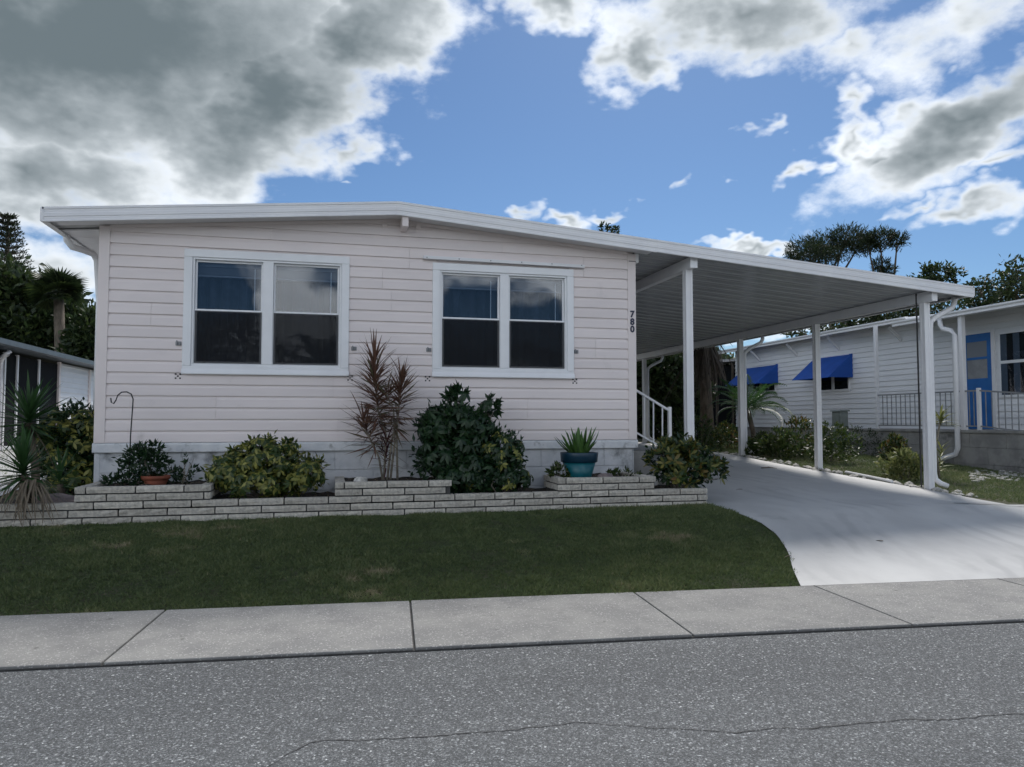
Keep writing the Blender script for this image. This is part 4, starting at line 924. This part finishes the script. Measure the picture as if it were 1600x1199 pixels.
# blue door in a white frame
d1, d0 = nq(1508, 600)[1], nq(1553, 600)[1]; zt = nq(1530, 522)[2]; zb_ = 1.085
fr = MB(); fr.box(XN - .05, XN - .017, d0 - .08, d0, zb_, zt + .08); fr.box(XN - .05, XN - .017, d1, d1 + .08, zb_, zt + .08); fr.box(XN - .05, XN - .017, d0 + .001, d1 - .001, zt + .001, zt + .08); fr.build('door_frame', white_m, nb, bevel=.004)
dd = MB(); g0, g1 = d0 + .10, d1 - .10; gz0, gz1, gz2, gz3 = zt - .92, zt - .53, zt - .48, zt - .16
dd.box(XN - .045, XN - .017, d0 + .002, g0, zb_, zt - .001); dd.box(XN - .045, XN - .017, g1, d1 - .002, zb_, zt - .001); dd.box(XN - .045, XN - .017, g0 + .001, g1 - .001, zb_, gz0); dd.box(XN - .045, XN - .017, g0 + .001, g1 - .001, gz1, gz2); dd.box(XN - .045, XN - .017, g0 + .001, g1 - .001, gz3, zt - .001)
dd = dd.build('door', bluedoor_m, nb, bevel=.003)
MB().box(XN - .036, XN - .020, g0 + .0015, g1 - .0015, gz0 + .001, gz1 - .001).build('door_pane', screen2_m if 'screen2_m' in globals() else gray_m, dd); MB().box(XN - .036, XN - .020, g0 + .0015, g1 - .0015, gz2 + .001, gz3 - .001).build('door_pane', blind_m, dd)
MB().box(XN - .075, XN - .046, d1 - .07, d1 - .03, zb_ + .95, zb_ + 1.0).build('handle', gray_m, dd)
q1, q0 = nq(1564, 600)[1], nq(1640, 600)[1]; wz1, wz0 = nq(1580, 517)[2], nq(1580, 621)[2]
w = MB(); w.box(XN - .05, XN - .017, q0, q1, wz1 - .05, wz1); w.box(XN - .05, XN - .017, q0, q1, wz0, wz0 + .05); w.box(XN - .05, XN - .017, q0, q0 + .05, wz0 + .051, wz1 - .051); w.box(XN - .05, XN - .017, q1 - .05, q1, wz0 + .051, wz1 - .051); w.box(XN - .045, XN - .017, q0 + .051, q1 - .051, 2.38, 2.44)
w = w.build('window', vinyl_m, nb, bevel=.004)
for a, b in ((wz0 + .051, 2.379), (2.441, wz1 - .051)): MB().box(XN - .046, XN - .040, q0 + .051, q1 - .051, a, b).build('glass_pane', glass_m, w)
for k in range(7): y = q1 - .12 - k * .14; MB().box(XN - .038, XN - .032, y - .069, y + .069, wz0 + .051, wz1 - .051).build('vertical_blind', blind_m if k % 2 == 0 else dark_m, w)
# neighbour downspout
dy = nq(1497, 600, XN - .98)[1]; dp = [(XN - 1.04, dy + .35, 3.30), (XN - 1.04, dy + .33, 3.18), (XN - 1.04, dy + .27, 3.10), (XN - 1.03, dy + .08, 3.04), (XN - 1.03, dy, 2.93), (XN - 1.03, dy, .72), (XN - 1.04, dy + .05, .60), (XN - 1.10, dy + .30, .50), (XN - 1.14, dy + .55, .44)]
MB().tube(dp, .05, 10).build('downspout', white_m, nb, smooth=True)
# dark screened room at its far end
sr = MB(); 
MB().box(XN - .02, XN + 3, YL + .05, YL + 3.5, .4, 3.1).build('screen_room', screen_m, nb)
for k in range(4): MB().box(XN - .06, XN - .021, YL + .1 + k * 1.05, YL + .18 + k * 1.05, .6, 3.15).build('screen_post', bark_m, nb)
MB().prism([(XN - .5, 3.2), (XN - .5, 3.28), (XN + 3.2, 3.6), (XN + 3.2, 3.5)], 'y', YL + .41, YL + 3.7).build('porch_roof', white_m, nb)
# utility box
ub = nq(1314, 660, 14.4)
box = thing('utility_box', 'grey green utility cabinet standing before the white home', 'cabinet', (14.4, ub[1], float(gz(14.4, ub[1]))))
w0, w1 = nq(1327, 660, 14.4)[1], nq(1300, 660, 14.4)[1]
w0 = w1 - (w1 - w0) * .5
bo = MB().box(14.4, 14.62, w0, w1, .3, nq(1314, 643, 14.4)[2]).build('cabinet_body', util_m, box, bevel=.012)
MB().box(14.375, 14.3995, w0 + .03, w1 - .03, .5, nq(1314, 643, 14.4)[2] - .05).build('cabinet_door', util_m, box, bevel=.006)
MB().prism([(14.36, nq(1314, 643, 14.4)[2] + .001), (14.66, nq(1314, 643, 14.4)[2] + .001), (14.64, nq(1314, 643, 14.4)[2] + .04), (14.38, nq(1314, 643, 14.4)[2] + .03)], 'y', w0 - .03, w1 + .03).build('cabinet_lid', util_m, box)
MB().box(14.355, 14.3745, w0 + .07, w0 + .10, .85, .95).build('handle', black_m, box)

# ================================================================= neighbour on the left
XL = -4.0; slate_m = mat('slate_gutter', (.07, .085, .10), (.055, .068, .08), rough=.45)
ln = thing('screened_home', 'neighbouring home with dark porch screens and white siding at the left edge', 'house', (XL, 9, .55))
def lq(px, py): return on_x(px, py, XL)
yA, yM, yZ = 3.6, lq(93, 600)[1], lq(170, 600)[1] + 4
lap_wall(XL, yM, yZ, .55, 2.64, .127, 'wall', nbside_m, ln, side=1)
MB().box(XL - .03, XL + .03, yM - .12, yM - .004, .5, 2.66).build('corner_post', trim_m, ln)
cy = lq(138, 600)[1]; MB().box(XL + .0165, XL + .05, cy - .07, cy + .07, .55, 2.62).build('wall_batten', trim_m, ln)
pys = [lq(-60, 600)[1], lq(-25, 600)[1], lq(6, 600)[1], lq(26, 600)[1], lq(60, 600)[1], yM - .13]
for a, b in zip(pys[:-1], pys[1:]):
    MB().box(XL - .02, XL - .012, a + .035, b - .001, .75, 2.60).build('screen_panel', screen_m, ln)
    MB().box(XL - .03, XL + .02, a - .03, a + .033, .6, 2.62).build('screen_post', white_m, ln)
MB().box(XL - .03, XL + .01, pys[0], yM - .13, .55, .745).build('knee_wall', nbside_m, ln)
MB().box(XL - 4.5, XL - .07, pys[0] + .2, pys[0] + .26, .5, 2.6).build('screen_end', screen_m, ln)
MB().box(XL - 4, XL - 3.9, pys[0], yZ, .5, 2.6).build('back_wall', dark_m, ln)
MB().prism([(XL + .35, 2.68), (XL + .35, 2.76), (XL - 2.5, 3.0), (XL - 5, 2.8), (XL - 5, 2.7)], 'y', pys[0] - .5, yZ + .3).build('roof', slate_m, ln)
MB().prism([(XL + .355, 2.66), (XL + .44, 2.68), (XL + .44, 2.78), (XL + .355, 2.78)], 'y', pys[0] - .5, yZ + .3).build('gutter', slate_m, ln)
d_ = [on_x(15, 549, XL + .38), on_x(12, 553, XL + .36), on_x(4, 558, XL + .2), on_x(1, 566, XL + .08), on_x(0, 600, XL + .08)]
MB().tube(d_ + [np.array((XL + .08, d_[-1][1], .6))], .045, 10).build('downspout', white_m, ln, smooth=True)
gy = lq(60, 700)[1]
ldr = [(-3.9, -2.6), (-1.55, -2.6), (-1.55, 16), (-3.9, 16)]
V = []; 
for j in range(40):
    for i in range(5): x = -3.9 + 2.5 * i / 4; y = -2.5 + 19 * j / 39; V.append((x, y, float(gz(x, y)) + .02))
struct(MB().add(V, [(j * 5 + i, j * 5 + i + 1, (j + 1) * 5 + i + 1, (j + 1) * 5 + i) for j in range(39) for i in range(4)]).build('driveway', drive_m, smooth=True))

# ================================================================= gardens along the right side
random.seed(5)
for i, (px, py, ht, rx, m_, lab) in enumerate([
    (1090, 712, .75, .75, shrub_m, 'dark shrub under the drooping palm behind the carport'), (1135, 702, .55, .6, crot_m, 'yellow green croton left of the third carport post'),
    (1192, 712, .42, .5, shrub_m, 'low green shrub right of the post with the small palm'), (1222, 716, .55, .55, shrub_m, 'leafy shrub midway between the two far posts'),
    (1250, 712, .75, .6, crot_m, 'flowering shrub with pale upper leaves left of the second post'), (1300, 722, .70, .6, shrub_m, 'dark shrub right of the second carport post'),
    (1340, 712, .62, .95, tree_m, 'fine leaved dark green mound before the utility cabinet'), (1415, 750, .42, .42, pale_m, 'pale variegated shrub beside the thin pole'),
    (1400, 722, .5, .28, crot_m, 'small upright shrub against the grey porch base'), (1520, 722, .20, .9, shrub_m, 'low ground cover at the foot of the porch wall')]):
    p = ground(px, py); weed('garden_shrub', lab, (p[0], p[1], float(gz(p[0], p[1]))), [(0, 0, ht * .55, rx * .62, rx * .6, ht * .42), (-rx * .42, .1, ht * .4, rx * .42, rx * .4, ht * .36), (rx * .42, 0, ht * .42, rx * .42, rx * .4, ht * .36), (0, 0, ht * .85, rx * .3, rx * .3, ht * .2), (0, -.05, ht * .25, rx * .75, rx * .6, ht * .26)], 1300, .085 if m_ is not tree_m else .06, m_, 'shrub', 9, .38)
# pale leaved plumeria-like plant behind the first post
pl = ground(1468, 748); t = thing('spiky_plant', 'pale yellow green spiky leaved plant behind the front right post', 'plant', (pl[0], pl[1], float(gz(pl[0], pl[1]))))
hp = np.array((pl[0] + .05, pl[1], on_y(1478, 655, pl[1])[2])); MB().tube([org(t), (org(t) + hp) / 2 + np.array((-.08, 0, 0)), hp], [.02, .015, .012], 7).build('stem', stem_m, t, smooth=True)
pv = [leaf_obj(strip_leaf(.30, .04, d), pale_m) for d in (.3, .6)]
rosette(t, pv, hp - np.array((0, 0, .1)), hp, 34, .1, 1.2, (.7, 1.1)); rosette(t, pv, org(t) + np.array((0, 0, .1)), org(t) + np.array((.05, 0, .45)), 26, .2, 1.2, (.6, 1.0))
# small feathery palm
def frond(L, droop, nl, ll, m, name='frond', vee=.5, wl=.016):
    vs, fs, tt = [], [], []; x = z = 0; a = 0; pts = []
    for i in range(nl + 1): pts.append((x, z, a)); a -= droop / nl * (.5 + i / nl); x += L / nl * math.cos(a); z += L / nl * math.sin(a)
    for i in range(nl):
        (x0, z0, _), (x1, z1, _) = pts[i], pts[i + 1]; o = len(vs); w = .010 * (1 - i / nl) + .002
        vs += [(x0, -w, z0), (x0, w, z0), (x1, w, z1), (x1, -w, z1)]; fs.append((o, o + 1, o + 2, o + 3)); tt += [.5] * 4
        if i < 2: continue
        l = ll * math.sin(math.pi * min(1, (i / nl) * .8 + .18)) * random.uniform(.85, 1.1)
        for s in (-1, 1):
            o = len(vs); bx = l * .55; by = l * .8 * s; bz = -l * .35
            vs += [(x0, 0, z0), (x0 + bx * .5 - wl, by * .5, z0 + bz * .3 + l * .08), (x0 + bx, by, z0 + bz), (x0 + bx * .5 + wl, by * .5, z0 + bz * .3 + l * .08)]; fs.append((o, o + 1, o + 2, o + 3)); tt += [random.random()] * 4
    return leaf_obj((vs, fs), m, name, tt)
pp = ground(1180, 708); palm = thing('feather_palm', 'small feathery palm with arching fronds before the white home', 'palm', (pp[0], pp[1], float(gz(pp[0], pp[1]))))
hp = at(1168, 640, float((pp - CAM) @ _fw)); MB().tube([org(palm), (org(palm) + hp) / 2 + np.array((.04, 0, 0)), hp], [.06, .05, .05], 9).build('trunk', bark_m, palm, smooth=True)
fr_ = [frond(1.0, d, 22, .22, yuc_m) for d in (1.2, 1.6, .8)]
for i in range(26): place(random.choice(fr_), palm, hp, (random.uniform(-.2, .2), -random.uniform(.1, 1.35), i * 2.4), random.uniform(.75, 1.05), 'frond')
# palm with a hanging skirt of dead fronds
pp = at(1107, 700, 17.5); gzv = float(gz(pp[0], pp[1])); skp = thing('shaggy_palm', 'shaggy palm with a grey skirt of dead fronds behind the carport', 'palm', (pp[0], pp[1], gzv))
hp = at(1100, 545, 17.5); MB().tube([(pp[0], pp[1], gzv - .1), ((pp[0] + hp[0]) / 2, hp[1], 1.8), hp], [.17, .14, .13], 10).build('trunk', bark_m, skp, smooth=True)
dv = [leaf_obj(strip_leaf(1.35 * k, .045, d, base=.5), shag_m, 'dead_frond') for k, d in ((1, .9), (.7, .6), (1.25, .4))]
for i in range(170): a = random.uniform(0, 6.28); place(random.choice(dv), skp, hp + np.array((.2 * math.cos(a), .22 * math.sin(a), random.uniform(-.1, .55))), (random.uniform(-.5, .5), random.uniform(.7, 1.4), a), random.uniform(.5, 1.1), 'dead_frond')
gv = [leaf_obj(strip_leaf(1.1, .06, .6), tree_m, 'frond')]
for i in range(60): place(gv[0], skp, hp + np.array((0, 0, .5)), (random.uniform(-.4, .4), -random.uniform(-.3, 1.3), i * 2.4), random.uniform(.8, 1.2), 'frond')

# edging stones along the driveway, white gravel before the porch
def strew(name, spots, m, lab):
    import bmesh
    bm = bmesh.new(); q = np.random.default_rng(3)
    for (x, y, z, s) in spots:
        g = bmesh.ops.create_icosphere(bm, subdivisions=1, radius=.055 * s); f = q.uniform(.8, 1.5, 3) * (1, 1, .6); a = q.uniform(0, 6)
        for v in g['verts']:
            c = v.co * (1 + q.uniform(-.2, .2)); u, w_ = c.x * f[0], c.y * f[1]; v.co = (x + u * math.cos(a) - w_ * math.sin(a), y + u * math.sin(a) + w_ * math.cos(a), z + c.z * f[2])
    me = bpy.data.meshes.new(name); bm.to_mesh(me); bm.free(); me.materials.append(m); o = bpy.data.objects.new(name, me); col.objects.link(o); o['kind'] = 'stuff'; o['label'] = lab; o['category'] = 'stones'
sp = []
for i in range(170):
    y = -.9 + random.random() * 8.5; x = float(np.interp(y, B[:, 1], B[:, 0])) + abs(random.gauss(.10, .05)); s = random.uniform(.4, 1.1); sp.append((x, y, float(gz(x, y)) + .012 * s, s))
strew('edging_stones', sp, shell_m, 'row of small whitish edging stones along the right driveway border')
sp = []
for i in range(150):
    q = ground(random.uniform(1515, 1610), random.gauss(744, 4)); s = random.uniform(.35, .9); sp.append((q[0], q[1], float(gz(q[0], q[1])) + .01, s))
strew('gravel', sp, shell_m, 'white pebbles strewn before the grey porch wall')
qa, qb = ground(1320, 742), ground(1392, 757); 
tag(MB().tube([(qa[0] + .02, qa[1], gz(*qa[:2]) + .04), (qb[0] + .02, qb[1], gz(*qb[:2]) + .04)], .022, 8).build('edging_pipe', white_m), 'white pipe lying along the driveway edge right of the second post', 'pipe')

# ================================================================= trees
def tree(name, label, px, Z, top, clumps_px, n, L, m, trunk=.22, base_py=None, sub=14, limbs=True, w=.45, spread=.3, up=.2):
    """clumps_px: (px, py, rx_px, ry_px, depth shift) at camera depth Z"""
    b = at(px, 658, Z); b[2] = float(gz(b[0], b[1])); t = thing(name, label, 'tree', b); k = Z / F; cs = []
    for (x, y, rx, ry, dz) in clumps_px:
        c = at(x, y, Z + dz); cs.append((c[0], c[1], c[2], rx * k, (rx + ry) * .55 * k, ry * k))
    s = MB(); cen = np.mean([c[:3] for c in cs], 0); zt = min(c[2] for c in cs); fork = np.array((b[0] * .4 + cen[0] * .6, b[1] * .4 + cen[1] * .6, b[2] + (zt - b[2]) * .72))
    s.tube([b - (0, 0, .2), b * .5 + fork * .5 + np.array((.15, 0, 0)), fork], [trunk, trunk * .8, trunk * .65], 9)
    for c in cs:
        e = np.array(c[:3]); mid = fork * .45 + e * .55 + rng.normal(size=3) * .25; s.tube([fork, mid, e], [trunk * .5, trunk * .3, trunk * .12], 7)
        for _ in range(4): s.tube([mid * .4 + e * .6, e + rng.normal(size=3) * np.array(c[3:6]) * .55], [trunk * .14, trunk * .04], 5)
    s.build('trunk', bark_m, t, smooth=True)
    crown(t, cs, n, L, L * w, m, 'crown', sub=sub, spread=spread, up=up); return t
rnd = lambda a, b: random.uniform(a, b)
tree('broad_tree', 'dense dark broadleaf tree above the screened porch at the left edge', 40, 27, 0, [(20, 490, 60, 60, 0), (70, 500, 55, 55, 1), (110, 520, 45, 45, 0), (30, 540, 60, 40, -1), (90, 550, 60, 40, 0), (5, 450, 40, 40, 0), (70, 465, 30, 28, 0), (128, 540, 34, 34, 1)], 15000, .34, tree_m)
tree('broad_tree', 'lower tree with sparse twigs between the porch roof and the pink corner', 150, 24, 0, [(140, 520, 26, 34, 0), (155, 545, 34, 30, 0), (120, 555, 30, 20, 0)], 3500, .26, tree_m)
# fan palm on the left
b = at(98, 658, 25); b[2] = float(gz(b[0], b[1])); fp = thing('fan_palm', 'fan palm rising above the dark tree on the left', 'palm', b); hp = at(92, 468, 25)
MB().tube([b, (b + hp) / 2, hp], [.2, .17, .16], 9).build('trunk', bark_m, fp, smooth=True)
def fan(L, m):
    vs, fs, tt = [(0, -.012, 0), (0, .012, 0), (L * .5, .012, 0), (L * .5, -.012, 0)], [(0, 1, 2, 3)], [.4] * 4
    for k in range(17):
        a = (k - 8) / 8 * 1.75; l = L * .62 * (1 - .25 * abs(k - 8) / 8); o = len(vs); dx, dy = math.cos(a), math.sin(a); w = .045
        vs += [(L * .5, 0, 0), (L * .5 + dx * l * .5 - dy * w, dy * l * .5 + dx * w, -.05 * l), (L * .5 + dx * l, dy * l, -.32 * l), (L * .5 + dx * l * .5 + dy * w, dy * l * .5 - dx * w, -.05 * l)]; fs.append((o, o + 1, o + 2, o + 3)); tt += [random.random()] * 4
    return leaf_obj((vs, fs), m, 'frond', tt)
fm = [fan(.95, pine_m), fan(1.0, tree_m)]
for i in range(42): place(random.choice(fm), fp, hp + np.array((0, 0, .1)), (random.uniform(-.6, .6), -random.uniform(-.55, 1.35), i * 2.4), random.uniform(.75, 1.1), 'frond')
# tiered conifer at the left edge
b = at(14, 658, 36); b[2] = float(gz(b[0], b[1])); cf = thing('tiered_conifer', 'tall dark tiered conifer at the far left edge', 'conifer', b); tp_ = at(12, 338, 36)
MB().tube([b, (b + tp_) / 2, tp_], [.28, .18, .03], 8).build('trunk', bark_m, cf, smooth=True)
P_, D_ = [], []; nb_ = MB()
for k in range(22):
    f = k / 21; z = tp_[2] - .15 - f * 6.2; R = .35 + 1.15 * min(1, f * 1.6)
    for j in range(9):
        a = j * .698 + k * .37; e = np.array((math.cos(a), math.sin(a), .35)); p0 = np.array((tp_[0], tp_[1], z)); nb_.tube([p0, p0 + e * R * .6 + np.array((0, 0, -.03)), p0 + e * R], [.03, .02, .008], 4)
        q = np.linspace(.15, 1, 36)[:, None]; P_.append(p0 + e * R * q + rng.normal(size=(36, 3)) * .035); D_.append(np.tile(e, (36, 1)) * .5 + unit(36) * .6 + np.array((0, 0, .5)))
nb_.build('branch', bark_m, cf); P_ = np.concatenate(P_); D_ = np.concatenate(D_); k = len(P_)
leaves_mesh('crown', P_, D_, unit(k), .17 * rng.uniform(.7, 1.2, k), .05, rng.uniform(0, 1, k), pine_m, cf)
# flat topped pines on the right
def pine(label, px, Z, cl, n):
    return tree('flat_topped_pine', label, px, Z, 0, cl, n, .34, pine_m, trunk=.24, sub=9, w=.16, spread=.55, up=.35)
pine('broad flat topped pine behind the carport roof on the right', 1305, 46, [(1262, 392, 30, 15, 0), (1290, 382, 30, 15, 1), (1325, 372, 30, 14, 0), (1345, 380, 22, 14, 1), (1275, 400, 34, 14, -1), (1240, 405, 14, 8, 0), (1315, 392, 24, 12, 0)], 6500)
pine('slender open pine with bent branches right of the broad pine', 1362, 45, [(1375, 374, 22, 12, 0), (1402, 376, 13, 9, 0), (1356, 384, 14, 10, 0), (1376, 414, 10, 8, 0), (1388, 424, 12, 6, 0)], 3000)
tree('broad_tree', 'sparse pale tree top just right of the carport corner', 1470, 36, 0, [(1465, 428, 26, 12, 0), (1490, 432, 14, 9, 0), (1450, 450, 30, 16, 0)], 1500, .24, tree_m, trunk=.14, spread=.5)
tree('broad_tree', 'leafy dark tree above the blue door at the right edge', 1570, 30, 0, [(1585, 452, 40, 26, 0), (1545, 468, 40, 20, 0), (1592, 422, 22, 16, 0), (1505, 478, 34, 16, 0), (1610, 465, 50, 34, 1), (1528, 448, 18, 10, 0)], 3600, .22, tree_m, spread=.7)
tree('broad_tree', 'dark tree seen below the carport eave beyond the white home', 1400, 33, 0, [(1400, 492, 50, 22, 0), (1440, 478, 40, 20, 0), (1350, 500, 40, 16, 0), (1300, 512, 40, 14, 0), (1245, 520, 20, 8, 0)], 4200, .22, tree_m, spread=.65)
tree('broad_tree', 'lone tree top showing over the roof line of the pink home', 950, 40, 0, [(948, 357, 14, 6, 0), (960, 361, 10, 5, 0), (938, 362, 8, 4, 0)], 220, .22, tree_m, trunk=.16, spread=.55)
tree('broad_tree', 'dense dark tree filling the view behind the carport steps', 1035, 23, 0, [(1040, 590, 40, 45, 0), (1010, 610, 40, 50, 0), (1070, 610, 34, 50, 1), (1030, 660, 50, 40, 0), (1085, 570, 26, 22, 1), (985, 570, 50, 50, 0)], 12000, .26, tree_m)
tree('broad_tree', 'tangled small tree left of the white home behind the carport', 1140, 27, 0, [(1125, 575, 26, 20, 0), (1140, 610, 24, 30, 0), (1115, 620, 24, 30, 0)], 2800, .22, tree_m, spread=.4)
tree('hedge_tree', 'dark hedge tree behind the left neighbour', -30, 34, 0, [(-40, 560, 80, 50, 0), (60, 590, 100, 40, 0), (150, 590, 60, 40, 0)], 6000, .32, tree_m)
# pale shed glimpsed through the trees
sb_ = at(1085, 640, 27); shed = thing('white_shed', 'white shed glimpsed between the tree trunks behind the carport', 'shed', (sb_[0], sb_[1], .75))
lap = MB().box(sb_[0] - 1.6, sb_[0] + 1.2, sb_[1], sb_[1] + 2.4, .7, 2.0).build('wall', nbside_m, shed)
MB().prism([(sb_[0] - 1.8, 2.0), (sb_[0] + 1.4, 2.0), (sb_[0] - .2, 2.6)], 'y', sb_[1] - .2, sb_[1] + 2.6).build('roof', gray_m, shed)

# a dry twig on the drive and a few fallen leaves
q = ground(1202, 734); z = float(gz(q[0], q[1])) + .024
tw = MB().tube([(q[0] - .12, q[1] + .05, z), (q[0], q[1], z + .012), (q[0] + .10, q[1] - .06, z)], [.008, .009, .004], 6).tube([(q[0], q[1], z + .01), (q[0] + .02, q[1] + .07, z + .02)], [.006, .003], 5).build('fallen_twig', bark_m)
tag(tw, 'small dark twig lying on the driveway between the posts', 'twig')
lf = leaf_obj(strip_leaf(.09, .035, .3), dead_m, 'fallen_leaf')
for px, py, lab in ((1236, 873, 'fallen dry leaf on the driveway by the curved lawn edge'), (1380, 850, 'fallen dry leaf in the middle of the driveway'), (1160, 768, 'fallen dry leaf on the driveway near the planter end')):
    q = ground(px, py); o = place(lf, None, (q[0], q[1], float(gz(q[0], q[1])) + .024), (random.uniform(-.3, .3), random.uniform(-.1, .1), random.uniform(0, 6)), 1.0, 'fallen_leaf'); tag(o, lab, 'leaf', 'fallen leaves on the driveway')

# ================================================================= across the street (what the front windows mirror)
def opposite(x0, x1, y0, y1, ridge, lab):
    t = thing('opposite_house', lab, 'house', ((x0 + x1) / 2, y1, 0)); xm = (x0 + x1) / 2
    w = MB().prism([(x0, 0), (x1, 0), (x1, 2.9), (xm, ridge - .15), (x0, 2.9)], 'y', y0, y1).build('wall', nbside_m, t)
    MB().prism([(x0 - .5, 2.78), (xm, ridge), (x1 + .5, 2.78), (x1 + .5, 2.66), (xm, ridge - .12), (x0 - .5, 2.66)], 'y', y0 - .4, y1 + .5).build('roof', slate_m, t)
    for fx in (.28, .72):
        c = x0 + (x1 - x0) * fx; wn = MB().box(c - .85, c + .85, y1 + .001, y1 + .05, 1.1, 2.4).build('window', vinyl_m, t)
        for s in (-1, 1): MB().box(c + s * .4 - .36, c + s * .4 + .36, y1 + .051, y1 + .056, 1.18, 2.32).build('glass_pane', nglass_m, wn)
opposite(-8.5, 1.5, -31, -21.5, 4.3, 'gabled house across the street mirrored in the left front window')
opposite(4.8, 15.5, -31, -21.0, 4.5, 'gabled house across the street mirrored in the right front window')
def far_tree(x, y, h, r, lab, n=3600):
    t = thing('street_tree', lab, 'tree', (x, y, 0)); MB().tube([(x, y, -.1), (x + .1, y, h * .35), (x, y + .1, h * .62)], [.22, .18, .12], 8).build('trunk', bark_m, t, smooth=True)
    crown(t, [(x, y, h * .68, r, r, h * .26), (x - r * .6, y, h * .58, r * .7, r * .7, h * .2), (x + r * .6, y, h * .6, r * .7, r * .7, h * .2), (x, y, h * .84, r * .6, r * .6, h * .16)], n, .30, .13, tree_m)
far_tree(-3, -35, 7.0, 3.4, 'broad tree across the street mirrored low in the left window'); far_tree(9, -35, 6.4, 3.6, 'broad tree across the street mirrored low in the right window'); far_tree(3.2, -34, 5.6, 2.2, 'small tree between the two houses across the street')
op = thing('street_palm', 'palm across the street mirrored in the lower right pane of the left window', 'palm', (1.9, -20.5, 0))
MB().tube([(1.9, -20.5, -.1), (1.95, -20.5, 1.8), (1.9, -20.5, 3.3)], [.16, .13, .12], 9).build('trunk', bark_m, op, smooth=True)
f2 = [frond(2.0, d, 24, .42, yuc_m, wl=.03) for d in (1.1, 1.5)]
for i in range(26): place(random.choice(f2), op, (1.9, -20.5, 3.3), (random.uniform(-.2, .2), -random.uniform(0, 1.3), i * 2.4), random.uniform(.8, 1.05), 'frond')
